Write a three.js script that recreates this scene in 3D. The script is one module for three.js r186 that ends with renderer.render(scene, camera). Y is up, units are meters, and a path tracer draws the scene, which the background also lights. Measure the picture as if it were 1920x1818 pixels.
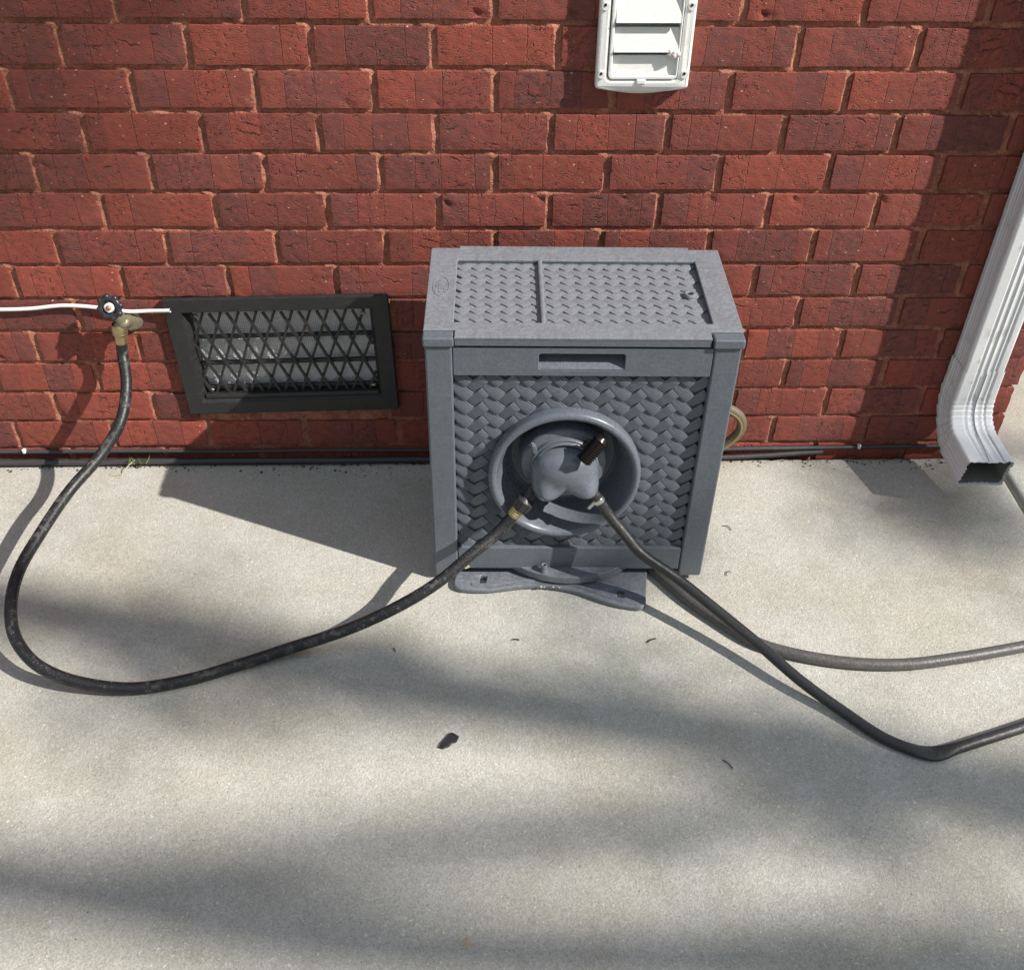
import * as THREE from 'three';
import { ImprovedNoise } from 'three/addons/math/ImprovedNoise.js';
import { RoundedBoxGeometry } from 'three/addons/geometries/RoundedBoxGeometry.js';
import { TextGeometry } from 'three/addons/geometries/TextGeometry.js';
import { FontLoader } from 'three/addons/loaders/FontLoader.js';
import { mergeGeometries, toCreasedNormals } from 'three/addons/utils/BufferGeometryUtils.js';

// ------------------------------------------------------------------ camera, sky, sun, exposure
const scene = new THREE.Scene();
const camera = new THREE.PerspectiveCamera(49.99, 1920 / 1818, 0.05, 400);
camera.position.set(-0.0601, 1.4452, 1.7848);
camera.up.set(0.00878, 0.76086, -0.64886);
camera.lookAt(-0.0601 + 0.03176, 1.4452 - 0.64882, 1.7848 - 0.76029);

const SUN = new THREE.Vector3(0.694, 0.6499, 0.3097).normalize();   // towards the sun
const sun = new THREE.DirectionalLight(0xfff7ee, 4.7);
sun.target.position.set(0, 0, 0.5);
sun.position.copy(SUN).multiplyScalar(30).add(sun.target.position);
sun.castShadow = true;
sun.shadow.mapSize.set(4096, 4096);
Object.assign(sun.shadow.camera, { left: -3, right: 3, top: 3, bottom: -3, near: 1, far: 60 });
scene.add(sun, sun.target);

{ // open blue sky, paler towards the horizon
  const W = 256, H = 128, d = new Float32Array(W * H * 4), nz = new ImprovedNoise();
  for (let j = 0; j < H; j++) for (let i = 0; i < W; i++) {
    const el = (j + 0.5) / H - 0.5, t = Math.max(0, Math.sin(el * Math.PI));
    const a = i / W * Math.PI * 2;
    const c = Math.max(0, nz.noise(Math.cos(a) * 2.2, Math.sin(a) * 2.2, t * 5) + 0.35 * nz.noise(Math.cos(a) * 7, Math.sin(a) * 7, t * 13)) * 0.8;
    const k = Math.pow(1 - t, 3.5);
    const s = [0.50 + 0.36 * k, 0.58 + 0.30 * k, 0.70 + 0.20 * k];
    const o = (j * W + i) * 4;
    for (let m = 0; m < 3; m++) d[o + m] = (el < 0 ? [0.16, 0.17, 0.12][m] : s[m] + (1.15 - s[m]) * c) * 0.66;
    d[o + 3] = 1;
  }
  const sky = new THREE.DataTexture(d, W, H, THREE.RGBAFormat, THREE.FloatType);
  sky.mapping = THREE.EquirectangularReflectionMapping;
  sky.magFilter = sky.minFilter = THREE.LinearFilter; sky.needsUpdate = true;
  scene.background = sky; scene.environment = sky;
  scene.environmentIntensity = 1; scene.backgroundIntensity = 1;
}
const renderer = new THREE.WebGLRenderer({ antialias: true });
renderer.toneMapping = THREE.LinearToneMapping;
renderer.toneMappingExposure = 1.36;
renderer.shadowMap.enabled = true;

// ------------------------------------------------------------------ helpers
function rng(seed) { let s = seed >>> 0; return () => { s = (s + 0x6D2B79F5) >>> 0; let t = s; t = Math.imul(t ^ (t >>> 15), t | 1); t ^= t + Math.imul(t ^ (t >>> 7), t | 61); return ((t ^ (t >>> 14)) >>> 0) / 4294967296; }; }
const N3 = new ImprovedNoise();
const noise = (x, y, z = 0) => N3.noise(x, y, z);
const clamp = (v, a = 0, b = 1) => Math.min(b, Math.max(a, v));
const sstep = (a, b, v) => { const t = clamp((v - a) / (b - a)); return t * t * (3 - 2 * t); };
const lerp = (a, b, t) => a + (b - a) * t;
const V = (x, y, z) => new THREE.Vector3(x, y, z);
const used = {};
function numbered(n) { const k = used[n] = (used[n] ?? -1) + 1; return k ? `${n}_${String(k).padStart(3, '0')}` : n; }
function shadows(o) { o.traverse(m => { if (m.isMesh) { m.castShadow = true; m.receiveShadow = true; } }); return o; }
function tag(o, label, category, group) { Object.assign(o.userData, { label, category }); if (group) o.userData.group = group; return o; }
function thing(name, label, category, p = [0, 0, 0], group) { const g = new THREE.Group(); g.name = numbered(name); g.position.set(...p); tag(g, label, category, group); scene.add(g); return g; }
function part(name, geo, mat, parent, label) { const m = new THREE.Mesh(geo, mat); m.name = name; m.castShadow = m.receiveShadow = true; if (label) m.userData.label = label; parent.add(m); return m; }
function top(name, geo, mat, label, category, group) { const m = part(numbered(name), geo, mat, scene); return tag(m, label, category, group); }
function structure(name, geo, mat, label) { const m = part(name, geo, mat, scene); m.userData.kind = 'structure'; if (label) m.userData.label = label; return m; }
function rbox(w, h, d, x, y, z, r = 0.003, seg = 2) { const g = new RoundedBoxGeometry(w, h, d, seg, Math.min(r, w / 2.1, h / 2.1, d / 2.1)); g.translate(x, y, z); return g; }
function merge(list) { return mergeGeometries(list.map(g => { const n = g.index ? g.toNonIndexed() : g; for (const k of Object.keys(n.attributes)) if (!['position', 'normal', 'uv'].includes(k)) n.deleteAttribute(k); return n; })); }
function tube(pts, r, seg = 60, rad = 12, tension = 0.5) { return new THREE.TubeGeometry(new THREE.CatmullRomCurve3(pts.map(p => V(...p)), false, 'centripetal', tension), seg, r, rad, false); }
function between(g, a, b) { // a geometry built along +y from 0 is laid from a towards b
  const q = new THREE.Quaternion().setFromUnitVectors(V(0, 1, 0), b.clone().sub(a).normalize());
  g.applyQuaternion(q); g.translate(a.x, a.y, a.z); return g;
}
function rod(a, b, r0, r1 = r0, rad = 10) { const g = new THREE.CylinderGeometry(r1, r0, a.distanceTo(b), rad); g.translate(0, a.distanceTo(b) / 2, 0); return between(g, a, b); }

function texPair(W, H, fn, repeat = true, rough = false) { // fn(x, y) -> [r, g, b (0..1 sRGB), height (0..1), roughness]
  const c = new Uint8Array(W * H * 4), b = new Uint8Array(W * H * 4), q = rough ? new Uint8Array(W * H * 4) : null;
  for (let y = 0; y < H; y++) for (let x = 0; x < W; x++) {
    const v = fn(x, y), o = (y * W + x) * 4;
    for (let k = 0; k < 3; k++) { c[o + k] = clamp(v[k]) * 255; b[o + k] = clamp(v[3]) * 255; if (q) q[o + k] = clamp(v[4]) * 255; }
    c[o + 3] = b[o + 3] = 255; if (q) q[o + 3] = 255;
  }
  const mk = (d, srgb) => { const t = new THREE.DataTexture(d, W, H, THREE.RGBAFormat); if (srgb) t.colorSpace = THREE.SRGBColorSpace; t.wrapS = t.wrapT = repeat ? THREE.RepeatWrapping : THREE.ClampToEdgeWrapping; t.magFilter = THREE.LinearFilter; t.minFilter = THREE.LinearMipmapLinearFilter; t.generateMipmaps = true; t.needsUpdate = true; return t; };
  return { map: mk(c, true), bump: mk(b, false), rough: q ? mk(q, false) : null };
}
// noise that repeats over a period of p lattice cells
function tileNoise(seed) {
  const P = 4096, t = new Float32Array(P), r = rng(seed); for (let i = 0; i < P; i++) t[i] = r() * 2 - 1;
  const h = (x, y) => t[(Math.imul(x, 73856093) ^ Math.imul(y, 19349663)) >>> 0 & (P - 1)];
  return (x, y, p) => {
    const X = Math.floor(x), Y = Math.floor(y), u = x - X, v = y - Y, a = u * u * (3 - 2 * u), b = v * v * (3 - 2 * v), m = k => ((k % p) + p) % p;
    return lerp(lerp(h(m(X), m(Y)), h(m(X + 1), m(Y)), a), lerp(h(m(X), m(Y + 1)), h(m(X + 1), m(Y + 1)), a), b);
  };
}

// ------------------------------------------------------------------ materials
const M = {};
{ // fired clay brick faces: an atlas of 5 x 8 different faces
  const CW = 384, CH = 128, tn = tileNoise(7);
  const cells = [];
  for (let k = 0; k < 40; k++) {
    const r = rng(100 + k), cuts = [], blocks = [];
    const n = 3 + (r() < 0.35 ? 1 : 0), o = 0.14 + r() * 0.14;
    for (let i = 0; i < n; i++) cuts.push({ x: o + i * (0.27 + 0.02 * r()) + (r() - 0.5) * 0.05, d: r() < 0.75 ? 0.5 + r() * 0.5 : 0.15, s: (r() - 0.5) * 0.03, p: r() * 100, y0: r() < 0.3 ? r() * 0.5 : -0.1, y1: r() < 0.3 ? 0.5 + r() * 0.5 : 1.1 });
    const mood = r();
    for (let i = 0; i <= n; i++) { const q = r(); blocks.push({ t: mood < 0.3 ? (q < 0.6 ? 2 : 1) : mood < 0.55 ? (q < 0.25 ? 2 : q < 0.7 ? 1 : 0) : (q < 0.1 ? 2 : q < 0.5 ? 1 : 0), w: r() < 0.6 ? 0.6 + r() * 0.4 : 0.15 + r() * 0.35, dir: r() < 0.7 ? 0 : r() < 0.5 ? 1 : -1 }); }
    const specks = []; const ns = 14 + Math.floor(r() * 22);
    for (let i = 0; i < ns; i++) specks.push([r(), r(), 0.9 + r() * r() * r() * 4.2, 0.5 + r() * 0.5]);
    const cracks = []; const nc = r() < 0.5 ? 1 + Math.floor(r() * 3) : 0;
    for (let i = 0; i < nc; i++) cracks.push([r() * 0.8, r() * 0.8 + 0.1, 0.08 + r() * 0.12, (r() - 0.5) * 1.4, r() * 50]);
    cells.push({ cuts, blocks, specks, cracks, seed: k * 37.1, tint: 0.94 + r() * 0.14 });
  }
  const tones = [[0.568, 0.280, 0.226], [0.520, 0.264, 0.222], [0.450, 0.252, 0.230]];
  const tp = texPair(CW * 5, CH * 8, (x, y) => {
    const cx = Math.floor(x / CW), cy = Math.floor(y / CH), c = cells[cy * 5 + cx];
    const u = (x % CW) / CW, v = (y % CH) / CH, sx = c.seed;
    const px = u * 19, py = v * 6.3;                         // centimetres on the brick
    let b = 0; let cut = 0;
    for (const k of c.cuts) {
      const wob = 0.006 * noise(py * 1.1, k.p) + 0.003 * noise(py * 4, k.p + 9), X = k.x + k.s * (v - 0.5) + wob;
      if (u > X) b++;
      if (v > k.y0 && v < k.y1) cut = Math.max(cut, 0.85 * k.d * (1 - sstep(0.0012, 0.0046, Math.abs(u - X))) * (0.55 + 0.6 * clamp(0.5 + noise(py * 1.7, k.p + 3))));
    }
    const B = c.blocks[b];
    let tone = tones[B.t].slice();
    const mix = sstep(-0.05, 0.35, noise(px * 0.55 + sx, py * 0.8, 5)); const alt = tones[(B.t + 1) % 3];
    for (let k = 0; k < 3; k++) tone[k] = lerp(tone[k], alt[k], mix * 0.4);
    const skew = B.dir * 0.9;
    const q = (py + skew * px * 0.5) * 3.4 + 1.4 * noise(px * 0.8 + sx, py * 1.2, 2) + 0.5 * noise(px * 2.6, py * 2.2, sx);
    const rid = Math.abs(noise(px * 0.5 + sx, q, 11 + b * 3));
    const wr = B.w * (1 - sstep(0.0, 0.09, rid)) * sstep(-0.35, 0.25, noise(px * 0.9, py * 0.9, sx + 4));
    const drag = noise(px * 1.2 + sx, py * 9, 3) * 0.5 + noise(px * 12, py * 2.2 + sx, 8) * 0.5;   // wire-drag marks
    const fine = noise(px * 9 + sx, py * 9) * 0.6 + noise(px * 22 + sx, py * 22) * 0.4;
    let ck = 0;
    for (const k of c.cracks) { const t = (u - k[0]) / k[2]; if (t > 0 && t < 1) { const yy = k[1] + k[3] * (u - k[0]) * 1.6 + 0.06 * noise(px * 1.6, k[4]) + 0.03 * noise(px * 5, k[4]); ck = Math.max(ck, (1 - sstep(0.008, 0.034, Math.abs(v - yy))) * Math.sin(Math.PI * t)); } }
    let h = 0.62 + 0.10 * drag + 0.10 * fine - 0.5 * cut - 0.50 * wr - 0.45 * ck + 0.10 * noise(px * 0.7, py * 0.9, sx);
    const clay = 1 + 0.10 * drag + 0.14 * fine;
    const dirt = sstep(0.22, 0.5, noise(px * 0.9 + sx, py * 1.3, 21)) * 0.35;
    let col = tone.map((t, k) => t * c.tint * clay);
    const dk = clamp(0.5 * cut + 0.42 * wr + 0.55 * ck);
    col = col.map((t, k) => lerp(t, [0.20, 0.10, 0.09][k], dk));
    col = col.map((t, k) => lerp(t, [0.42, 0.30, 0.28][k], dirt * (0.6 + 0.8 * clamp(0.5 + fine))));
    for (const s of c.specks) { const dx = (u - s[0]) * 190, dy = (v - s[1]) * 63, dd = Math.hypot(dx, dy * (1 + 0.5 * s[3])); if (dd < s[2]) { const a = (1 - sstep(s[2] * 0.35, s[2] * 0.7, dd)) * s[3]; col = col.map((t, k) => lerp(t, [0.86, 0.72, 0.66][k], a * 0.85)); h += a * 0.1; } }
    return [...col, h];
  }, false);
  M.brick = new THREE.MeshStandardMaterial({ map: tp.map, bumpMap: tp.bump, bumpScale: 0.0048, roughness: 0.84 });
}
{
  const tn = tileNoise(3);
  const tp = texPair(512, 512, (x, y) => {
    const u = x / 512, v = y / 512, f = tn(u * 128, v * 128, 128), g = tn(u * 40, v * 40, 40), c = tn(u * 9, v * 9, 9), s = tn(u * 220, v * 220, 220);
    const k = 1 + 0.12 * f + 0.10 * g + 0.08 * c + 0.08 * s;
    return [0.640 * k, 0.422 * k, 0.345 * k, 0.5 + 0.22 * f + 0.16 * g + 0.12 * s];
  });
  M.mortar = new THREE.MeshStandardMaterial({ map: tp.map, bumpMap: tp.bump, bumpScale: 0.002, roughness: 0.95 });
}
{ // broom-free exterior concrete: sand grain, pale and dark aggregate flecks, pits (tile of 1.2 m)
  const S = 2048, a = tileNoise(11), b = tileNoise(12), c = tileNoise(13), r = rng(5);
  const fleck = new Map();
  const put = (n, lo, hi, tone) => { for (let i = 0; i < n; i++) { const cx = r() * S, cy = r() * S, R = lo + r() * r() * (hi - lo), e = 0.6 + r() * 0.8, an = r() * 3.14; for (let y = Math.floor(cy - R * 1.6); y <= cy + R * 1.6; y++) for (let x = Math.floor(cx - R * 1.6); x <= cx + R * 1.6; x++) { const dx = x - cx, dy = y - cy, p = dx * Math.cos(an) + dy * Math.sin(an), q = -dx * Math.sin(an) + dy * Math.cos(an), d = Math.hypot(p / e, q * e) / R; if (d < 1) fleck.set(((y + S) % S) * S + ((x + S) % S), [tone, (1 - d * d) ** 0.5]); } } };
  put(7500, 1.0, 3.0, 1); put(1500, 1.4, 3.4, 2); put(900, 0.8, 2.2, 3); put(220, 2.5, 5.0, 1);
  const tp = texPair(S, S, (x, y) => {
    const u = x / S, v = y / S;
    const g1 = a(u * 900, v * 900, 900), g2 = b(u * 420, v * 420, 420), g3 = c(u * 120, v * 120, 120), g4 = a(u * 24 + 3, v * 24, 24), g5 = b(u * 7, v * 7, 7);
    const k = 1 + 0.09 * g1 + 0.05 * g2 + 0.022 * g3 + 0.025 * g4 + 0.025 * g5;
    let col = [0.700 * k, 0.698 * k, 0.664 * k + 0.008 * g4], h = 0.5 + 0.24 * g1 + 0.2 * g2 + 0.06 * g3;
    const f = fleck.get(y * S + x);
    if (f) { const w = f[1]; if (f[0] === 1) { col = col.map((t, i) => lerp(t, [0.90, 0.89, 0.86][i], w * 0.8)); h += 0.12; } else if (f[0] === 2) { col = col.map((t, i) => lerp(t, [0.60, 0.59, 0.57][i], w * 0.6)); } else { col = col.map((t, i) => lerp(t, [0.30, 0.28, 0.26][i], w * 0.85)); h -= 0.3 * w; } }
    return [...col, h];
  });
  tp.map.anisotropy = tp.bump.anisotropy = 8;
  M.concrete = new THREE.MeshStandardMaterial({ map: tp.map, bumpMap: tp.bump, bumpScale: 0.0009, roughness: 0.93, vertexColors: true });
}
function plastic(tone, o = {}) { // weathered moulded resin: fine texture, chalky scuffs and dust specks; tile 0.25 m
  const S = 512, a = tileNoise(o.seed || 31), b = tileNoise((o.seed || 31) + 1), r = rng((o.seed || 31) + 2), dots = [];
  for (let i = 0; i < (o.dots ?? 60); i++) dots.push([r() * S, r() * S, 0.7 + r() * r() * 2.4, r()]);
  const grid = new Map(); for (const d of dots) for (let y = -4; y <= 4; y++) for (let x = -4; x <= 4; x++) { const q = Math.hypot(x, y); if (q < d[2]) grid.set(((Math.floor(d[1] + y) + S) % S) * S + (Math.floor(d[0] + x) + S) % S, (1 - q / d[2]) * (0.4 + d[3] * 0.6)); }
  const tp = texPair(S, S, (x, y) => {
    const u = x / S, v = y / S, f = a(u * 256, v * 256, 256), g = b(u * 60, v * 60, 60), c = a(u * 14, v * 14, 14), e = b(u * 5, v * 5, 5);
    const dust = (o.dust ?? 0.2) * clamp(0.45 + 0.22 * c + 0.2 * e + 0.3 * g + 0.5 * f) + 0.6 * (grid.get(y * S + x) || 0);
    const sc = clamp(b(u * 9 + 4 * c * 0.1, v * 120, 120) * 3 - 1.9) * (o.scuff ?? 0.15);
    const k = 1 + 0.04 * f + 0.03 * g;
    const col = tone.map((t, i) => lerp(t * k, [0.72, 0.735, 0.75][i], clamp(dust * 0.6 + sc)));
    return [...col, 0.5 + 0.3 * f + 0.15 * g, 0.42 + 0.1 * g + 0.35 * dust + (o.rough ?? 0)];
  }, true, true);
  return new THREE.MeshStandardMaterial({ map: tp.map, bumpMap: tp.bump, bumpScale: o.bump ?? 0.0003, roughnessMap: tp.rough, roughness: 1, metalness: 0 });
}
M.resin = plastic([0.366, 0.395, 0.430], { seed: 31, dust: 0.10, dots: 30, scuff: 0.1 });
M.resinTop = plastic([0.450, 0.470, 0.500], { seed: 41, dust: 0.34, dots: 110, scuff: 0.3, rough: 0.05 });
M.strand = plastic([0.372, 0.400, 0.434], { seed: 51, dust: 0.08, dots: 16, scuff: 0.05 });
M.hub = plastic([0.390, 0.418, 0.455], { seed: 61, dust: 0.0, bump: 0.00004, dots: 0, scuff: 0.0, rough: -0.12 });
M.base = plastic([0.395, 0.418, 0.448], { seed: 71, dust: 0.35, dots: 120, scuff: 0.3 });
M.black = plastic([0.17, 0.17, 0.175], { seed: 81, dust: 0.10, dots: 60, scuff: 0.12 });
M.ventBlack = plastic([0.15, 0.15, 0.152], { seed: 91, dust: 0.08, dots: 60, scuff: 0.12, rough: 0.05 });
M.cable = plastic([0.20, 0.20, 0.21], { seed: 95, dust: 0.2, dots: 60 });
M.inner = new THREE.MeshStandardMaterial({ color: 0x15171a, roughness: 0.9 });
M.grip = new THREE.MeshStandardMaterial({ color: 0x1a1412, roughness: 0.3 });
M.brass = new THREE.MeshStandardMaterial({ color: new THREE.Color(0.52, 0.42, 0.24), metalness: 0.9, roughness: 0.42 });
M.brassDull = new THREE.MeshStandardMaterial({ color: new THREE.Color(0.36, 0.33, 0.24), metalness: 0.75, roughness: 0.55 });
M.copper = new THREE.MeshStandardMaterial({ color: new THREE.Color(0.45, 0.24, 0.16), metalness: 0.6, roughness: 0.55 });
M.steel = new THREE.MeshStandardMaterial({ color: new THREE.Color(0.7, 0.7, 0.68), metalness: 0.95, roughness: 0.3 });
M.tagWhite = new THREE.MeshStandardMaterial({ color: new THREE.Color(0.8, 0.8, 0.78), roughness: 0.5 });
M.wheel = new THREE.MeshStandardMaterial({ color: new THREE.Color(0.03, 0.033, 0.04), roughness: 0.35 });
function hoseMat(tone, seed, wear) { // rubber with scuffs and dried dirt; u runs along the hose
  const W = 1024, H = 64, a = tileNoise(seed), b = tileNoise(seed + 1);
  const tp = texPair(W, H, (x, y) => {
    const u = x / W, v = y / H, f = a(u * 400, v * 24, 400), g = b(u * 90, v * 9, 90), c = a(u * 20, v * 4, 20), s = b(u * 500, v * 40, 500);
    const d = clamp((g * 0.9 + c * 0.8 + f * 0.5 - 0.55) * 2) * wear, sp = s > 0.8 ? 0.8 * wear : 0, k = 1 + 0.1 * f;
    return [...tone.map((t, i) => lerp(lerp(t * k, [0.44, 0.44, 0.42][i], d * 0.7), [0.7, 0.69, 0.65][i], sp)), 0.5 + 0.3 * f + 0.2 * g, 0.45 + 0.4 * d];
  }, true, true);
  for (const t of [tp.map, tp.bump, tp.rough]) t.repeat.set(1, 1);
  return new THREE.MeshStandardMaterial({ map: tp.map, bumpMap: tp.bump, bumpScale: 0.0004, roughnessMap: tp.rough, roughness: 1 });
}
M.hoseBlack = hoseMat([0.135, 0.138, 0.145], 201, 0.7);
M.hoseDark = hoseMat([0.165, 0.168, 0.172], 211, 0.25);
M.hoseGrey = hoseMat([0.33, 0.322, 0.318], 221, 0.35);
{
  const a = tileNoise(301), b = tileNoise(302);
  const mk = (tone, dirt) => { const tp = texPair(512, 512, (x, y) => { const u = x / 512, v = y / 512, f = a(u * 128, v * 128, 128), c = b(u * 7, v * 7, 7), s = a(u * 60, v * 16, 60), d = clamp((c * 0.7 + s * 0.7 - 0.5) * 2) * dirt + (b(u * 240, v * 240, 240) > 0.93 ? dirt * 0.7 : 0); const k = 1 + 0.015 * f; return [...tone.map((t, i) => lerp(t * k, [0.45, 0.43, 0.38][i], clamp(d))), 0.5 + 0.3 * f, 0.4 + 0.4 * d]; }, true, true); return new THREE.MeshStandardMaterial({ map: tp.map, bumpMap: tp.bump, bumpScale: 0.0002, roughnessMap: tp.rough, roughness: 1, side: THREE.DoubleSide }); };
  M.whiteMetal = mk([0.86, 0.87, 0.88], 0.28);
  M.whitePlastic = mk([0.925, 0.93, 0.92], 0.10);
}
M.grass = new THREE.MeshStandardMaterial({ color: new THREE.Color(0.07, 0.10, 0.035), roughness: 1 });
M.bark = new THREE.MeshStandardMaterial({ color: new THREE.Color(0.10, 0.075, 0.055), roughness: 1 });
M.leaf = new THREE.MeshPhysicalMaterial({ color: new THREE.Color(0.06, 0.11, 0.03), roughness: 0.8, transmission: 0.3, thickness: 0, side: THREE.DoubleSide });

// ------------------------------------------------------------------ ground
{
  const g = new THREE.PlaneGeometry(300, 300, 1, 1); g.rotateX(-Math.PI / 2); g.translate(0, -0.12, 0);
  structure('lawn', g, M.grass);
}
function axis(a0, a1, b0, b1, fine, coarse) { const o = []; for (let x = a0; x < b0 - 1e-6; x += coarse) o.push(x); for (let x = b0; x < b1; x += fine) o.push(x); o.push(b1); for (let x = b1 + coarse; x < a1; x += coarse) o.push(x); if (a1 > b1) o.push(a1); return o; }
function slab(name, xs, zs, tint, label) {
  const nx = xs.length, nz = zs.length, P = [], UV = [], C = [], I = [];
  const stain = (x, z) => { // matter lying in the surface: rust spot, silt below the spout, blotches
    let c = [1, 1, 1];
    const mul = (m, k) => { c = c.map((v, i) => v * lerp(1, m[i], k)); };
    mul([0.90, 0.90, 0.90], clamp(0.5 + 0.9 * noise(x * 2.1, z * 2.1, 3) + 0.5 * noise(x * 6, z * 6, 5)) * 0.5);
    mul([0.96, 0.93, 0.88], clamp(noise(x * 3.3 + 9, z * 3.3, 8) * 1.6));
    const rd = Math.hypot((x + 0.083) / 0.016, (z - 1.086) / 0.010) + 0.7 * noise(x * 90, z * 90, 1); mul([0.95, 0.68, 0.42], (1 - sstep(0.45, 1.15, rd)) * 0.55);
    const sd = Math.hypot((x - 0.93) / 0.19, (z - 0.27) / 0.16) + 0.55 * noise(x * 11, z * 11, 2) + 0.25 * noise(x * 40, z * 40, 2); mul([0.80, 0.74, 0.70], (1 - sstep(0.5, 1.15, sd)) * 0.55);
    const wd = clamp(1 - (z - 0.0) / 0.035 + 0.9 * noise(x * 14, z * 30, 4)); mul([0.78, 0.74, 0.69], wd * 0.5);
    return c;
  };
  for (let j = 0; j < nz; j++) for (let i = 0; i < nx; i++) {
    let x = xs[i], z = zs[j];
    const e = (i === 0 || i === nx - 1) && j > 0 ? 0.0012 * noise(z * 60, 3) : 0;
    const ez = j === 0 ? 0.004 * noise(x * 26, 7) + 0.003 * noise(x * 90, 2) + (x > 0.55 && x < 0.93 ? 0.006 * Math.max(0, noise(x * 40, 31) + 0.4) : 0) : 0;
    let y = 0.0008 * noise(x * 5, z * 5, 2);
    if (i === 0 || i === nx - 1) y -= 0.002;
    P.push(x + e, y, z + ez); UV.push(x / 1.2, z / 1.2); const s = stain(x, z); C.push(s[0] * tint[0], s[1] * tint[1], s[2] * tint[2]);
  }
  for (let j = 0; j < nz - 1; j++) for (let i = 0; i < nx - 1; i++) { const a = j * nx + i; I.push(a, a + nx, a + 1, a + 1, a + nx, a + nx + 1); }
  // skirts down to the bed
  const ring = []; for (let i = 0; i < nx; i++) ring.push(i); for (let j = 1; j < nz; j++) ring.push(j * nx + nx - 1); for (let i = nx - 2; i >= 0; i--) ring.push((nz - 1) * nx + i); for (let j = nz - 2; j >= 0; j--) ring.push(j * nx);
  const base = P.length / 3; ring.forEach((k, n) => { P.push(P[k * 3], -0.11, P[k * 3 + 2]); UV.push(UV[k * 2] + 0.05, UV[k * 2 + 1] + 0.09); C.push(C[k * 3] * 0.8, C[k * 3 + 1] * 0.78, C[k * 3 + 2] * 0.74); if (n) I.push(ring[n - 1], k, base + n - 1, k, base + n, base + n - 1); });
  const g = new THREE.BufferGeometry(); g.setAttribute('position', new THREE.Float32BufferAttribute(P, 3)); g.setAttribute('uv', new THREE.Float32BufferAttribute(UV, 2)); g.setAttribute('color', new THREE.Float32BufferAttribute(C, 3)); g.setIndex(I); g.computeVertexNormals();
  return structure(name, g, M.concrete, label);
}
slab('patio', axis(-6, 1.0825, -1.3, 1.0825, 0.009, 0.5), axis(0.009, 5.4, 0.009, 1.35, 0.009, 0.45), [1, 1, 1]);
slab('pavement', axis(1.0905, 7, 1.0905, 1.4, 0.02, 0.5), axis(-4, 5.4, -0.4, 1.35, 0.02, 0.5), [0.97, 0.985, 1.0]);
{ const g = new THREE.BoxGeometry(9, 0.05, 8.5); g.translate(1, -0.09, 1); structure('gravel_bed', g, new THREE.MeshStandardMaterial({ color: new THREE.Color(0.06, 0.05, 0.04), roughness: 1 })); }

// ------------------------------------------------------------------ brick wall
const wall = thing('brick_wall', 'dark red brick house wall behind the hose reel box', 'wall');
const ROW = 0.0732, BL = 0.2032, Y0 = 0.879, CORNER = 1.084, BW = 0.188, BH = 0.0618;
const VENT = { x0: -0.652, x1: -0.244, y0: 0.158, y1: 0.396 };
const JX = (k, row) => noise(k * 3.7 + row * 11.3, 2.2) * 0.006;
function brickGeo(w, h, seed, cell, u0 = 0, u1 = 1) {
  const nx = Math.max(4, Math.round(w / 0.010)), ny = 7, P = [], UV = [], I = [], r = rng(seed);
  const cx = cell % 5, cy = Math.floor(cell / 5), fl = r() < 0.5, X = nx + 3, Yn = ny + 3;
  const tiltx = (r() - 0.5) * 0.012, tilty = (r() - 0.5) * 0.02, proud = (r() - 0.5) * 0.0022;
  for (let j = -1; j <= ny + 1; j++) for (let i = -1; i <= nx + 1; i++) {
    const ii = clamp(i, 0, nx), jj = clamp(j, 0, ny), u = ii / nx, v = jj / ny, skirt = i !== ii || j !== jj;
    let x = (u - 0.5) * w, y = (v - 0.5) * h;
    const ex = Math.min(u, 1 - u) * w, ey = Math.min(v, 1 - v) * h;
    const ed = Math.min(ex, ey), rd = 0.0035;
    const sx = seed * 1.37;
    const bx = (0.0016 * noise(y * 60, sx) + 0.0012 * noise(y * 190, sx + 5)), by = (0.0012 * noise(x * 45, sx + 9) + 0.0009 * noise(x * 160, sx + 2));
    if (ex < 1e-6) x += bx; if (ey < 1e-6) y += by;
    let z = proud + tiltx * x + tilty * y + 0.0007 * noise(x * 40 + sx, y * 40, 1) + 0.0004 * noise(x * 130 + sx, y * 130, 4);
    if (ed < rd) z -= (ed < 1e-6 ? 0.0007 + 0.0010 * clamp(0.2 + noise(x * 70 + sx, y * 70, 3)) : 0);
    const chip = noise(x * 30 + sx, y * 30, 9); if (ed < 0.012 && chip > 0.48) z -= (chip - 0.48) * 0.03;
    if (skirt) z = -0.03;
    P.push(x, y, z);
    const uu = lerp(u0, u1, fl ? 1 - u : u), m = 0.006; UV.push((cx + lerp(m, 1 - m, uu)) / 5, (cy + lerp(0.02, 0.98, v)) / 8);
  }
  for (let j = 0; j < Yn - 1; j++) for (let i = 0; i < X - 1; i++) { const a = j * X + i; I.push(a, a + 1, a + X, a + 1, a + X + 1, a + X); }
  const g = new THREE.BufferGeometry(); g.setAttribute('position', new THREE.Float32BufferAttribute(P, 3)); g.setAttribute('uv', new THREE.Float32BufferAttribute(UV, 2)); g.setIndex(I); return toCreasedNormals(g, 0.75);
}
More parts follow.
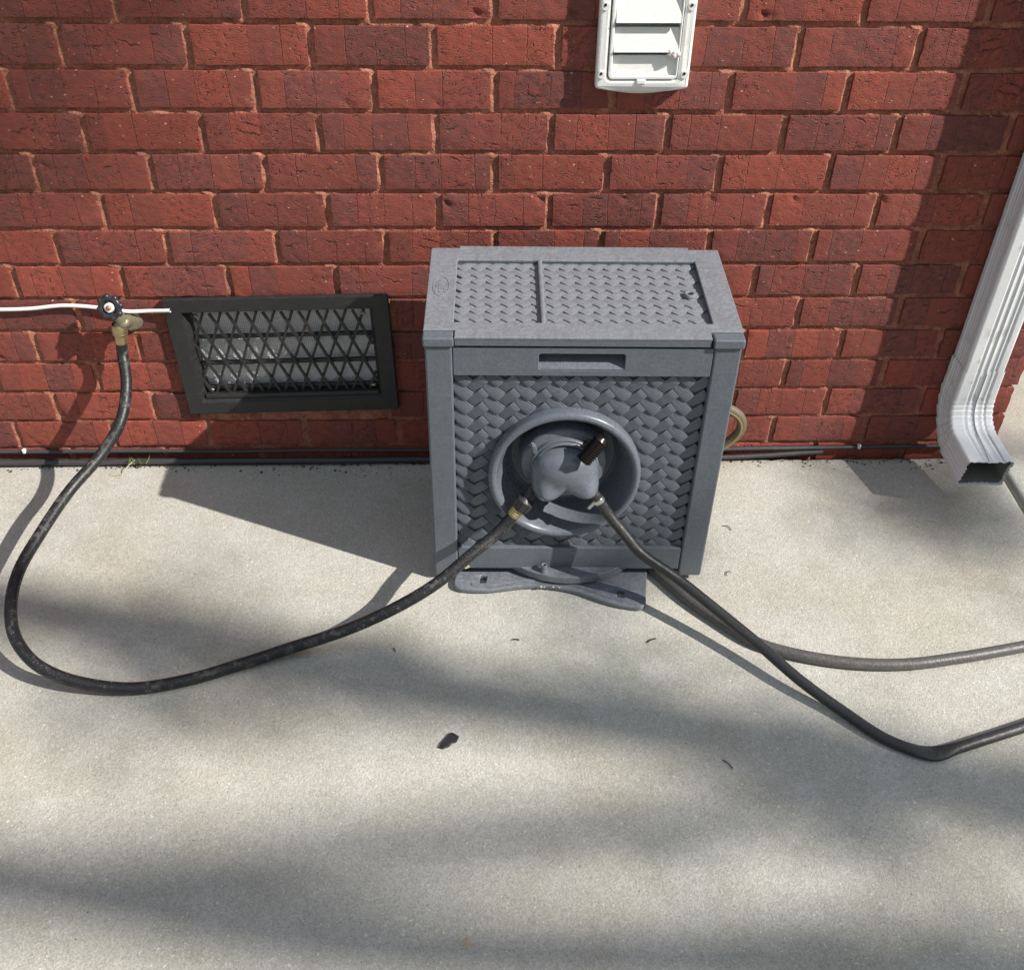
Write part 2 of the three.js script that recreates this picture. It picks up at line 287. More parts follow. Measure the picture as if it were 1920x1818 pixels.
{
  const r = rng(77); let seed = 1; const stuff = [];
  for (let row = 12; row >= -24; row--) {
    const y = Y0 - row * ROW + (r() - 0.5) * 0.0016, odd = ((row % 2) + 2) % 2;
    for (let i = -6; i < 10; i++) {
      const j0 = -0.7379 + (i + (odd ? 0.4965 : 0)) * BL;
      const jx = k => JX(k, row);
      let a = j0 + 0.0074 + jx(i), b = j0 + BL - 0.0074 + jx(i + 1);
      if (a > CORNER - 0.02) continue;
      if (b > CORNER - 0.03) b = CORNER + (odd ? 0.002 : -0.001);
      const near = row >= -6 && a > -1.62;
      const segs = [];
      if (y + BH / 2 > VENT.y0 && y - BH / 2 < VENT.y1 && b > VENT.x0 && a < VENT.x1) { if (a < VENT.x0 - 0.008) segs.push([a, VENT.x0]); if (b > VENT.x1 + 0.008) segs.push([VENT.x1, b]); } else segs.push([a, b]);
      for (const [p, q] of segs) {
        const s = seed++, cell = Math.floor(r() * 40);
        let yb = y, hb = BH + (r() - 0.5) * 0.0018;
        if (y + hb / 2 > VENT.y0 && y - hb / 2 < VENT.y0 && q > VENT.x0 + 0.01 && p < VENT.x1 - 0.01) { /* butts the vent frame */ }
        const w = q - p, f0 = (p - a) / (b - a), f1 = (q - a) / (b - a);
        if (near) { const m = part('brick', brickGeo(w, hb, s, cell, f0, f1), M.brick, wall); m.position.set((p + q) / 2, yb, 0); }
        else { const g = new THREE.BoxGeometry(w, hb, 0.03); const uv = g.attributes.uv; for (let k = 0; k < uv.count; k++) uv.setXY(k, (cell % 5 + lerp(0.01, 0.99, uv.getX(k))) / 5, (Math.floor(cell / 5) + lerp(0.03, 0.97, uv.getY(k))) / 8); g.translate((p + q) / 2, yb, -0.015); stuff.push(g); }
      }
    }
    // return wall round the corner
    for (let i = 0; i < 14; i++) {
      const za = -0.105 - (i + (odd ? 0.5 : 0)) * BL, g = new THREE.BoxGeometry(0.03, BH, BW); g.translate(CORNER - 0.0155, y, za - BW / 2); const cell = Math.floor(r() * 40), uv = g.attributes.uv;
      for (let k = 0; k < uv.count; k++) uv.setXY(k, (cell % 5 + lerp(0.01, 0.99, uv.getX(k))) / 5, (Math.floor(cell / 5) + lerp(0.03, 0.97, uv.getY(k))) / 8); stuff.push(g);
    }
  }
  for (let i = 0; i < 14; i++) for (let row = 12; row >= -24; row--) { const g = new THREE.BoxGeometry(BW, BH, 0.03); g.translate(-0.7379 - 6 * BL - (i + 0.5 + (row & 1) * 0.5) * BL - 0.0, Y0 - row * ROW, -0.0165); const cell = (i * 7 + row * 5 + 200) % 40, uv = g.attributes.uv; for (let k = 0; k < uv.count; k++) uv.setXY(k, (cell % 5 + lerp(0.01, 0.99, uv.getX(k))) / 5, (Math.floor(cell / 5) + lerp(0.03, 0.97, uv.getY(k))) / 8); stuff.push(g); }
  const m = part('brick_courses', merge(stuff), M.brick, wall); m.userData.kind = 'stuff';
  // mortar bed with a raked, uneven face
  const xs = []; for (let x = -1.66; x < CORNER - 0.009; x += 0.0052) xs.push(x); xs.push(CORNER - 0.008);
  const ys = []; for (let y = -0.04; y < 1.36; y += 0.0052) ys.push(y);
  const P = [], UV = [], I = [], nx = xs.length, ny = ys.length;
  for (const y of ys) for (const x of xs) {
    let z = -0.0088 + 0.0016 * noise(x * 28, y * 28, 3) + 0.0013 * noise(x * 80, y * 80, 6) + 0.0008 * noise(x * 210, y * 210, 2);
    const t = (Y0 - y) / ROW, fr = t - Math.floor(t);                     // 0.5 = bed joint middle
    const smear = noise(x * 9 + 4, y * 13, 14); if (smear > 0.32) z += (smear - 0.32) * 0.011;
    z += 0.0042 * sstep(0.50, 0.585, fr) * sstep(0.64, 0.60, fr) * clamp(0.75 + 1.2 * noise(x * 17, y * 20, 33));
    { const row = Math.round(t), odd = ((row % 2) + 2) % 2, jf = (x + 0.7379) / BL - (odd ? 0.4965 : 0), k = Math.round(jf), dx = (jf - k) * BL - JX(k, row); if (Math.abs(dx) < 0.02) z += 0.0052 * (1 - sstep(-0.0062, 0.0005, dx)) * clamp(0.8 + 1.3 * noise(x * 31, y * 26, 12)); }
    //                                // a lip of mortar along the top of the course below
    z = Math.min(z, -0.0022); P.push(x, y, z); UV.push(x / 0.3, y / 0.3);
  }
  for (let j = 0; j < ny - 1; j++) for (let i = 0; i < nx - 1; i++) {
    const cx = (xs[i] + xs[i + 1]) / 2, cy = (ys[j] + ys[j + 1]) / 2; if (cx > VENT.x0 + 0.004 && cx < VENT.x1 - 0.004 && cy > VENT.y0 + 0.004 && cy < VENT.y1 - 0.004) continue;
    const a = j * nx + i; I.push(a, a + 1, a + nx, a + 1, a + nx + 1, a + nx);
  }
  const g = new THREE.BufferGeometry(); g.setAttribute('position', new THREE.Float32BufferAttribute(P, 3)); g.setAttribute('uv', new THREE.Float32BufferAttribute(UV, 2)); g.setIndex(I); g.computeVertexNormals();
  const box = (w, h, d, x, y, z) => { const b = new THREE.BoxGeometry(w, h, d); b.translate(x, y, z); const p = b.attributes.position, u = b.attributes.uv, nn = b.attributes.normal; for (let k = 0; k < p.count; k++) u.setXY(k, (Math.abs(nn.getX(k)) > 0.5 ? p.getZ(k) : p.getX(k)) / 0.3, p.getY(k) / 0.3); return b; };
  part('mortar', merge([g,
    box(CORNER + 1.651, 1.34, 0.1, (CORNER - 0.011 - 1.66) / 2, 1.355 + 0.67, -0.058),                       // above the frame
    box(3.1, 2.75, 0.1, -3.212, 1.32, -0.061),                                                              // to the left
    box(0.1, 2.75, 3, CORNER - 0.0095 - 0.05, 1.32, -1.516),                                                   // return wall
    box(0.06, 2.75, 0.02, CORNER - 0.045, 1.32, -0.0265),
  ]), M.mortar, wall);
}

// ------------------------------------------------------------------ hose reel box
const BOXP = [0.1099, 0, 0.3787], BYAW = -0.02039;
const reel = thing('hose_reel_box', 'grey resin woven-look hose reel box with lid against the brick wall', 'hose reel', BOXP);
reel.rotation.y = BYAW;
const BD = 0.313;
function strandGeo(ribbed, L, W) { // one flat reed of the weave: low where it dives under, high and cut square at its free end
  const na = 8, nb = ribbed ? 36 : 8, P = [], UV = [], I = [], X = nb + 3;
  for (let i = -1; i <= na + 1; i++) for (let j = -1; j <= nb + 1; j++) {
    const a = clamp(i, 0, na) / na, b = clamp(j, 0, nb) / nb, sk = i < 0 || i > na || j < 0 || j > nb;
    const s = (a - 0.5) * L; let t = (b - 0.5) * W;
    const taper = 1 - 0.22 * Math.pow(1 - clamp(a / 0.4), 2); t *= taper;
    let z = -0.0062 + 0.0057 * Math.pow(Math.sin(clamp(a * 0.9 + 0.02) * Math.PI / 2), 0.9) - 0.0012 * Math.pow(Math.max(0, a - 0.75) / 0.25, 2);
    z -= 0.0013 * Math.pow(Math.abs(b - 0.5) * 2, 2.4);
    if (ribbed) z += 0.00055 * Math.cos(b * Math.PI * 2 * 6);
    if (sk) z = -0.0088;
    P.push(s, t, z); UV.push(s / 0.25, t / 0.25);
  }
  for (let i = 0; i < na + 2; i++) for (let j = 0; j < X - 1; j++) { const k = i * X + j; I.push(k, k + X, k + 1, k + 1, k + X, k + X + 1); }
  const g = new THREE.BufferGeometry(); g.setAttribute('position', new THREE.Float32BufferAttribute(P, 3)); g.setAttribute('uv', new THREE.Float32BufferAttribute(UV, 2)); g.setIndex(I); return toCreasedNormals(g, 0.6);
}
function shapeRect(x0, y0, x1, y1, r = 0) { const s = new THREE.Shape(); if (!r) { s.moveTo(x0, y0); s.lineTo(x1, y0); s.lineTo(x1, y1); s.lineTo(x0, y1); s.closePath(); return s; } s.moveTo(x0 + r, y0); s.lineTo(x1 - r, y0); s.absarc(x1 - r, y0 + r, r, -Math.PI / 2, 0); s.lineTo(x1, y1 - r); s.absarc(x1 - r, y1 - r, r, 0, Math.PI / 2); s.lineTo(x0 + r, y1); s.absarc(x0 + r, y1 - r, r, Math.PI / 2, Math.PI); s.lineTo(x0, y0 + r); s.absarc(x0 + r, y0 + r, r, Math.PI, Math.PI * 1.5); return s; }
function extr(shape, depth, bevel = 0.0015, seg = 2, curve = 24) { const g = new THREE.ExtrudeGeometry(shape, { depth: depth - 2 * bevel, bevelEnabled: bevel > 0, bevelSize: bevel, bevelThickness: bevel, bevelOffset: -bevel, bevelSegments: seg, curveSegments: curve }); g.translate(0, 0, bevel); const p = g.attributes.position, u = g.attributes.uv, n = g.attributes.normal; for (let k = 0; k < p.count; k++) { const ax = Math.abs(n.getX(k)), ay = Math.abs(n.getY(k)), az = Math.abs(n.getZ(k)); if (az >= ax && az >= ay) u.setXY(k, p.getX(k) / 0.25, p.getY(k) / 0.25); else if (ax > ay) u.setXY(k, p.getZ(k) / 0.25, p.getY(k) / 0.25); else u.setXY(k, p.getX(k) / 0.25, p.getZ(k) / 0.25); } return g; }
function uvBox(g, s = 0.25) { const p = g.attributes.position, u = g.attributes.uv, n = g.attributes.normal; for (let k = 0; k < p.count; k++) { const ax = Math.abs(n.getX(k)), ay = Math.abs(n.getY(k)), az = Math.abs(n.getZ(k)); if (az >= ax && az >= ay) u.setXY(k, p.getX(k) / s, p.getY(k) / s); else if (ax > ay) u.setXY(k, p.getZ(k) / s, p.getY(k) / s); else u.setXY(k, p.getX(k) / s, p.getZ(k) / s); } return g; }
const RX = -0.019, RY = 0.267, RA = 0.1325, RB = 0.1395;                     // reel well: centre, radii
{
  // shell
  for (const s of [-1, 1]) part('side_panel', uvBox(rbox(0.010, 0.515, BD - 0.06, s * 0.243, 0.275, -BD / 2, 0.002)), M.resin, reel);
  part('back_panel', uvBox(rbox(0.42, 0.50, 0.010, 0, 0.28, -BD + 0.01, 0.002)), M.resin, reel);
  part('floor_panel', uvBox(rbox(0.44, 0.012, BD - 0.05, 0, 0.036, -BD / 2, 0.002)), M.resin, reel);
  for (const s of [-1, 1]) for (const f of [0, 1]) {
    const g = rbox(0.0445, 0.518, 0.034, s * 0.2335, 0.015 + 0.259, f ? -0.017 : -BD + 0.017, 0.004, 3);
    if (!f) g.translate(0, 0, 0);
    part('corner_post', uvBox(g), M.resin, reel);
  }
  // front door panel: rails, woven field, reel well
  const front = part('front_panel', (() => {
    const s = shapeRect(-0.209, 0.085, 0.209, 0.478); const h = new THREE.Path(); h.absellipse(RX, RY, RA - 0.004, RB - 0.004, 0, Math.PI * 2, true); s.holes.push(h);
    const g = extr(s, 0.004, 0, 1, 48); g.translate(0, 0, -0.0195); return g;
  })(), M.strand, reel);
  const rail = shapeRect(-0.2105, 0.4765, 0.2105, 0.531); const hole = new THREE.Path(); { const t = shapeRect(-0.0715, 0.4885, 0.069, 0.5195, 0.005); hole.setFromPoints(t.getPoints(8).reverse()); } rail.holes.push(hole);
  { const g = extr(rail, 0.022, 0.0012); g.translate(0, 0, -0.0235); part('top_rail', g, M.resin, reel); }
  { // pull recess: dark back, floor sloping forward
    const s = new THREE.Shape(); s.moveTo(-0.046, 0.522); s.lineTo(-0.002, 0.522); s.lineTo(-0.046, 0.522);
    const g = merge([uvBox(rbox(0.150, 0.040, 0.003, -0.001, 0.504, -0.030, 0.001)), uvBox((() => { const b = new THREE.BoxGeometry(0.1405, 0.003, 0.030); b.rotateX(0.62); b.translate(-0.001, 0.4975, -0.0150); return b; })())]);
    part('handle_recess', g, M.resin, reel);
  }
  part('bottom_rail', uvBox(rbox(0.421, 0.055, 0.022, 0, 0.0595, -0.0125, 0.0022)), M.resin, reel);
  // reeds of the front: columns of chevrons
  const HX = 0.0265, PY = 0.0286, Lr = 0.0372, Wr = 0.0196;
  const gR = strandGeo(true, Lr, Wr), gS = strandGeo(false, Lr, Wr);
  const clipGeo = (src, px, py, rot) => { // reeds that meet the well follow its rim
    const g = src.clone(), p = g.attributes.position, c = Math.cos(rot), s = Math.sin(rot);
    for (let k = 0; k < p.count; k++) {
      let X = px + p.getX(k) * c - p.getY(k) * s - RX, Y = py + p.getX(k) * s + p.getY(k) * c - RY; const d = Math.hypot(X / (RA - 0.003), Y / (RB - 0.003)); if (d < 1) { X /= d; Y /= d; }
      X += RX - px; Y += RY - py; p.setX(k, X * c + Y * s); p.setY(k, -X * s + Y * c);
    }
    return toCreasedNormals(g, 0.6);
  };
  for (let c = 0; c < 16; c++) for (let j = -1; j < 15; j++) {
    const rib = c % 2 === 0, x = -0.2075 + (c + 0.5) * HX - 0.0045, y = 0.087 + (j + (rib ? 0.30 : 0.83)) * PY;
    if (y < 0.079 || y > 0.482 || x > 0.2065) continue;
    const d = Math.hypot((x - RX) / RA, (y - RY) / RB); if (d < 0.93) continue;
    const rot = rib ? -0.735 : 0.735;
    const cross = d < 1.16;
    const m = part('woven_strand', cross ? clipGeo(rib ? gR : gS, x, y, rot) : (rib ? gR : gS), M.strand, front); m.position.set(x, y, -0.0075); m.rotation.z = rot;
  }
  // reel well: rolled rim and bowl
  const prof = [[RA - 0.004, -0.017], [RA + 0.0015, -0.010], [RA + 0.0022, 0.003], [RA + 0.001, 0.0085], [RA - 0.002, 0.0115], [RA - 0.006, 0.0125], [RA - 0.0105, 0.0105], [RA - 0.0135, 0.005], [RA - 0.017, -0.006], [RA - 0.025, -0.030], [RA - 0.032, -0.052], [RA - 0.038, -0.060], [RA - 0.046, -0.0635], [0.04, -0.0645], [0.001, -0.065]];
  { const g = new THREE.LatheGeometry(new THREE.SplineCurve(prof.map(p => new THREE.Vector2(...p))).getPoints(70), 96); g.rotateX(Math.PI / 2); const p = g.attributes.position; for (let k = 0; k < p.count; k++) p.setZ(k, p.getZ(k)); g.scale(1, RB / RA, 1);
    // after rotateX the lathe axis (y) points along +z
    g.translate(RX, RY, 0); g.computeVertexNormals(); const m = part('reel_well', uvBox(g, 0.25), M.hub, reel); m.material = M.hub; }
  // hub disc with stepped rings
  const hp = [[0.001, -0.090], [0.0780, -0.088], [0.0770, -0.050], [0.0762, -0.036], [0.0738, -0.0315], [0.0700, -0.0300], [0.0610, -0.0300], [0.0600, -0.0285], [0.0592, -0.0240], [0.0575, -0.0225], [0.0555, -0.0235], [0.0545, -0.0245], [0.0535, -0.0205], [0.0515, -0.0190], [0.0495, -0.0200], [0.049, -0.026], [0.001, -0.026]];
  { const g = new THREE.LatheGeometry(hp.map(p => new THREE.Vector2(...p)), 72); g.rotateX(Math.PI / 2); g.translate(RX - 0.001, RY + 0.018, 0.022); part('hub_disc', uvBox(g), M.hub, reel); }
  { // dome with two spouts hanging down left and right
    const nr = 26, nt = 96, P = [], UV = [], I = [];
    const ang = (a, b) => Math.abs(Math.atan2(Math.sin(a - b), Math.cos(a - b)));
    for (let i = 0; i <= nr; i++) for (let j = 0; j <= nt; j++) {
      const th = j / nt * Math.PI * 2, l1 = Math.exp(-Math.pow(ang(th, -2.18) / 0.50, 2)), l2 = Math.exp(-Math.pow(ang(th, -0.76) / 0.46, 2));
      const R = 0.0500 + 0.015 * l1 + 0.015 * l2 - 0.008 * Math.exp(-Math.pow(ang(th, -1.47) / 0.26, 2));
      const q = Math.min(i / (nr - 4), 1), rr = R * Math.sin(q * Math.PI / 2);
      const back = i > nr - 4 ? (i - (nr - 4)) / 4 : 0;
      const front = 0.036 + 0.005 * l1 * sstep(0.3, 0.9, q) + 0.008 * l2 * sstep(0.3, 0.9, q);
      const ridge = 0.016 * (l1 + l2) * sstep(0.2, 0.55, q) * (1 - 0.6 * sstep(0.8, 1, q));
      let z = lerp(-0.004, front, Math.pow(Math.cos(q * Math.PI / 2), 0.92)) + ridge;
      const cleft = Math.exp(-Math.pow(ang(th, -1.47) / 0.34, 2)) * sstep(0.25, 0.8, q); z -= 0.006 * cleft;
      z -= back * 0.034;
      P.push(RX - 0.001 + 1.17 * rr * Math.cos(th), RY + 0.016 + (th < Math.PI ? 0.90 : 1) * rr * Math.sin(th), z); UV.push(rr * Math.cos(th) / 0.25, rr * Math.sin(th) / 0.25);
    }
    for (let i = 0; i < nr; i++) for (let j = 0; j < nt; j++) { const a = i * (nt + 1) + j; I.push(a, a + nt + 1, a + 1, a + 1, a + nt + 1, a + nt + 2); }
    const g = new THREE.BufferGeometry(); g.setAttribute('position', new THREE.Float32BufferAttribute(P, 3)); g.setAttribute('uv', new THREE.Float32BufferAttribute(UV, 2)); g.setIndex(I); g.computeVertexNormals();
    part('hub_cover', g, M.hub, reel);
  }
  { // latch tab and tick marks on the disc
    const s = new THREE.Shape(); s.moveTo(-0.004, 0.014); s.lineTo(0.003, 0.012); s.lineTo(0.007, -0.002); s.lineTo(0.011, -0.006); s.lineTo(0.007, -0.014); s.lineTo(0.003, -0.007); s.lineTo(-0.002, 0); s.closePath();
    const g = extr(s, 0.008, 0.001); g.translate(RX - 0.055, RY + 0.050, -0.009); part('latch_tab', g, M.hub, reel);
    const ticks = []; for (let k = 0; k < 5; k++) { const a = 2.47 + k * 0.07, b = uvBox(rbox(0.007 - 0.0008 * k, 0.0022, 0.0024, 0, 0, 0, 0.0006, 1)); b.rotateZ(a + 0.2); b.translate(RX + Math.cos(a) * 0.0735, RY + 0.018 + Math.sin(a) * 0.0735, -0.0085); ticks.push(b); }
    part('tick_marks', merge(ticks), M.hub, reel);
  }
  { // ribbed winding grip
    const a = V(0.0085, 0.328, 0.036), b = V(0.0385, 0.367, 0.026), L = a.distanceTo(b), n = 11, rings = [];
    for (let k = 0; k < n; k++) { const g = new THREE.CylinderGeometry(0.0145, 0.0145, L / n * 0.5, 6, 1); g.scale(1, 1, 0.92); g.rotateY(0.35); g.translate(0, (k + 0.5) * L / n, 0); rings.push(between(g, a, b)); }
    const core = new THREE.CylinderGeometry(0.0105, 0.0105, L, 6); core.rotateY(0.35); core.translate(0, L / 2, 0); rings.push(between(core, a, b));
    const cap = new THREE.CylinderGeometry(0.0085, 0.0128, 0.006, 6); cap.rotateY(0.35); cap.translate(0, L + 0.002, 0); rings.push(between(cap, a, b));
    const grip = part('winding_grip', merge(rings), M.grip, reel);
    part('crank_arm', merge([rod(V(0.024, 0.344, 0.022), V(0.020, 0.330, -0.008), 0.008, 0.010, 10)]), M.black, reel);
  }
  // lid
  const LY = 0.536;
  const lidOutline = (o = 0) => { const p = new THREE.Shape(), n = 0.2075 - o; p.moveTo(-0.258 + o, 0.0195); p.lineTo(-n, 0.0195); p.lineTo(-n, -0.0022 + o); p.lineTo(n - 0.003, -0.0022 + o); p.lineTo(n - 0.003, 0.0188); p.lineTo(0.2580 - o, 0.0188); p.lineTo(0.2600 - o, BD - 0.018 - o); p.lineTo(n - 0.001, BD - 0.018 - o); p.lineTo(n - 0.001, BD - 0.010 - o); p.lineTo(-n, BD - 0.010 - o); p.lineTo(-n, BD - 0.018 - o); p.lineTo(-0.258 + o, BD - 0.018 - o); p.closePath(); return p; };   // y of the shape = towards the wall
  const rec = { x0: -0.2095, x1: 0.2115, z0: -0.2520, z1: -0.0430 };
  const lid = (() => {
    const s = lidOutline(); const h = new THREE.Path(); h.setFromPoints(shapeRect(rec.x0, -rec.z1, rec.x1, -rec.z0, 0.002).getPoints(4).reverse()); s.holes.push(h);
    const g = extr(s, 0.0055, 0.0018, 3); g.rotateX(-Math.PI / 2); g.translate(0, 0.5475, 0);
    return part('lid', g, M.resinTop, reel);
  })();
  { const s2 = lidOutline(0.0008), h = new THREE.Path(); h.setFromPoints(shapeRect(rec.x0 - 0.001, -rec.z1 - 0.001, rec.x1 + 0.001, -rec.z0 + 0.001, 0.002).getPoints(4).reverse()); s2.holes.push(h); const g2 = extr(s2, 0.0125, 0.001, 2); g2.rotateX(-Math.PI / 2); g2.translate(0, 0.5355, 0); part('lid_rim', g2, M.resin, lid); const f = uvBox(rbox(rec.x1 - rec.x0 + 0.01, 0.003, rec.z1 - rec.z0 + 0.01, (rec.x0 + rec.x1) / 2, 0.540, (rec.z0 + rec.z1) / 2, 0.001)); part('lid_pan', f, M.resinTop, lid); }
  for (const q of [-1, 1]) part('lid_corner_cap', uvBox(rbox(0.0505, 0.0175, 0.0235, q * 0.2335 - (q < 0 ? 0 : 0.0005), 0.5423, -0.0075 + (q > 0 ? 0.0008 : 0), 0.0035, 3)), M.resin, reel);
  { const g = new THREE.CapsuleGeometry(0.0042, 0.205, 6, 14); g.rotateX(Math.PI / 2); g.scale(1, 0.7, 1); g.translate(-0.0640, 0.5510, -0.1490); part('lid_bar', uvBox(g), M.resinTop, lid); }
  const LP = 0.0258, LH = 0.0243, gL = strandGeo(false, 0.0365, 0.0188); gL.scale(1, 1, 0.62); gL.computeVertexNormals();
  for (let k = 0; k < 9; k++) for (let i = -1; i < 17; i++) {
    const a = k % 2 === 0, z = rec.z0 + 0.001 + (k + 0.35) * LH, x = rec.x0 + 0.002 + (i + (a ? 0.62 : 0.12)) * LP;
    if (x < rec.x0 - 0.004 || x > rec.x1 - 0.006 || false) continue;
    const m = part('lid_strand', gL, M.resinTop, lid); m.position.set(x, 0.5476, z);
    const d = a ? V(-0.72, 0, 0.69) : V(0.72, 0, 0.69); const yax = V(0, 1, 0).cross(d).normalize();
    m.quaternion.setFromRotationMatrix(new THREE.Matrix4().makeBasis(d, yax, V(0, 1, 0)));
  }
  { const pr = [[0.0035, -0.002], [0.0038, 0.0022], [0.0062, 0.0030], [0.0078, 0.0022], [0.0084, -0.002]]; const g = new THREE.LatheGeometry(pr.map(p => new THREE.Vector2(...p)), 28); g.scale(1.25, 1, 1.25); g.translate(0.188, 0.5500, -0.1405); part('lid_hole_collar', uvBox(g), M.resinTop, lid); const c = new THREE.CylinderGeometry(0.0072, 0.0072, 0.001, 20); c.translate(0.188, 0.5502, -0.1405); part('lid_hole', c, M.inner, lid); }
  { // moulded oval badge with lettering that runs towards the front
    const font = await new FontLoader().loadAsync('fonts/droid/droid_sans_bold.typeface.json');
    const ring = new THREE.TorusGeometry(1, 0.055, 8, 56); ring.rotateX(Math.PI / 2); ring.scale(0.0135, 0.012, 0.0325); ring.translate(-0.2350, 0.5532, -0.1575);
    const badge = part('badge', merge([ring]), M.resinTop, reel);
    const word = (t, size, x) => { const g = new TextGeometry(t, { font, size, depth: 0.0011, curveSegments: 3 }); g.computeBoundingBox(); const c = g.boundingBox.getCenter(V(0, 0, 0)); g.translate(-c.x, -c.y, 0); g.rotateX(-Math.PI / 2); g.rotateY(-Math.PI / 2); g.translate(x - 0.0015, 0.5528, -0.1575); return g; };
    part('lettering', merge([word('AMES', 0.0112, -0.2315), word('1774', 0.0048, -0.2408)]), M.resinTop, badge);
  }
  // turntable and base plate
  { const s = new THREE.Shape(); s.absarc(0, 0, 0.171, 0, Math.PI * 2, false); const g = extr(s, 0.017, 0.002, 2, 40); g.rotateX(-Math.PI / 2); g.translate(0.002, 0.0195, -0.1435); const c = new THREE.CylinderGeometry(0.158, 0.158, 0.010, 48); c.translate(0.002, 0.0155, -0.1435); part('turntable', merge([g, uvBox(c)]), M.base, reel); }
  { const pr = [[0.0025, 0.006], [0.0028, 0.017], [0.0052, 0.018], [0.0058, 0.0165], [0.0062, 0.004], [0.0085, 0.0]]; const g = new THREE.LatheGeometry(pr.map(p => new THREE.Vector2(...p)), 20); g.translate(-0.0475, 0.0362, 0.010); part('locking_peg', uvBox(g), M.base, reel); }
  { const r = rng(8), o = []; for (let k = 0; k < 4; k++) { const g = new THREE.BoxGeometry(0.0015 + r() * 0.002, 0.0012, 0.002 + r() * 0.002); g.rotateY(r() * 3); g.translate(-0.06 + r() * 0.06, 0.0148, 0.030 + r() * 0.004); o.push(g); } const f = new THREE.BoxGeometry(0.010, 0.012, 0.001); f.rotateZ(0.5); f.translate(-0.196, 0.040, 0.0005); o.push(f); part('petal_bits', merge(o), new THREE.MeshStandardMaterial({ color: new THREE.Color(0.62, 0.58, 0.36), roughness: 0.8 }), reel); }
  { // waisted plate, turned a little under the box
    const s = new THREE.Shape(), a = 0.176, b = 0.197, w = 0.166;
    s.moveTo(-a + 0.012, -b); s.bezierCurveTo(-a + 0.09, -b, -0.075, -w, 0, -w); s.bezierCurveTo(0.075, -w, a - 0.09, -b, a - 0.012, -b); s.bezierCurveTo(a + 0.004, -b, a + 0.008, -b + 0.010, a + 0.006, -b + 0.028);
    s.lineTo(a + 0.006, b - 0.03); s.bezierCurveTo(a + 0.008, b - 0.01, a, b, a - 0.02, b); s.bezierCurveTo(a - 0.09, b, 0.075, w, 0, w); s.bezierCurveTo(-0.075, w, -a + 0.09, b, -a + 0.02, b);
    s.bezierCurveTo(-a - 0.002, b, -a - 0.008, b - 0.01, -a - 0.008, b - 0.03); s.lineTo(-a - 0.008, -b + 0.03); s.bezierCurveTo(-a - 0.01, -b + 0.008, -a - 0.004, -b, -a + 0.012, -b);
    const slot = (x, y) => { const h = new THREE.Path(); h.setFromPoints(shapeRect(x - 0.006, y - 0.010, x + 0.006, y + 0.010, 0.002).getPoints(4).reverse()); s.holes.push(h); };
    for (const x of [-0.130, 0.134]) slot(x, -0.166);
    const g = extr(s, 0.011, 0.003, 3, 20); g.rotateX(Math.PI / 2); g.translate(0, 0.0125, 0);  // shape y runs towards the wall when negated
    const inner = new THREE.Shape(); inner.moveTo(-0.150, -0.187); inner.bezierCurveTo(-0.09, -0.185, -0.07, -0.156, 0, -0.156); inner.bezierCurveTo(0.07, -0.156, 0.09, -0.185, 0.150, -0.187); inner.lineTo(0.150, -0.180); inner.bezierCurveTo(0.09, -0.177, 0.07, -0.149, 0, -0.149); inner.bezierCurveTo(-0.07, -0.149, -0.09, -0.177, -0.150, -0.180); inner.closePath();
    const g2 = extr(inner, 0.003, 0.001, 1, 16); g2.rotateX(Math.PI / 2); g2.translate(0, 0.0145, 0);
    const all = merge([g, g2]); all.rotateX(0); all.scale(1, 1, -1); // mirror so that the waisted edge faces the viewer
    const idx = all.attributes.position; for (let k = 0; k < idx.count; k += 3) for (const at of [all.attributes.position, all.attributes.normal, all.attributes.uv]) { const n = at.itemSize; for (let c = 0; c < n; c++) { const t = at.array[(k + 1) * n + c]; at.array[(k + 1) * n + c] = at.array[(k + 2) * n + c]; at.array[(k + 2) * n + c] = t; } }
    all.rotateY(-0.139); all.translate(-0.012, 0.001, -0.1375); part('base_plate', all, M.base, reel);
  }
}
const boxPt = (x, y, z) => { const c = Math.cos(BYAW), s = Math.sin(BYAW); return [BOXP[0] + x * c + z * s, y, BOXP[2] - x * s + z * c]; };

// ------------------------------------------------------------------ hoses
function hoseTube(pts, r, mat, parent, name = 'tube', seg = 220, kinks = []) {
  const curve = new THREE.CatmullRomCurve3(pts.map(p => V(...p)), false, 'centripetal'), g = new THREE.TubeGeometry(curve, seg, r, 16, false), len = curve.getLength();
  const uv = g.attributes.uv; for (let k = 0; k < uv.count; k++) uv.setXY(k, uv.getX(k) * len / 0.8, uv.getY(k));
  if (kinks.length) { const p = g.attributes.position; for (let i = 0; i <= seg; i++) { const t = i / seg, c = curve.getPointAt(t); for (const k of kinks) { const f = Math.exp(-Math.pow((t - k[0]) / k[1], 2)); if (f > 0.01) for (let j = 0; j <= 16; j++) { const q = i * 17 + j; const dy = p.getY(q) - c.y; p.setY(q, 0.0035 + (p.getY(q) - 0.0035) * lerp(1, k[2], f)); const dx = p.getX(q) - c.x, dz = p.getZ(q) - c.z; p.setX(q, c.x + dx * lerp(1, k[3], f)); p.setZ(q, c.z + dz * lerp(1, k[3], f)); } } } g.computeVertexNormals(); }
  return part(name, g, mat, parent);
}
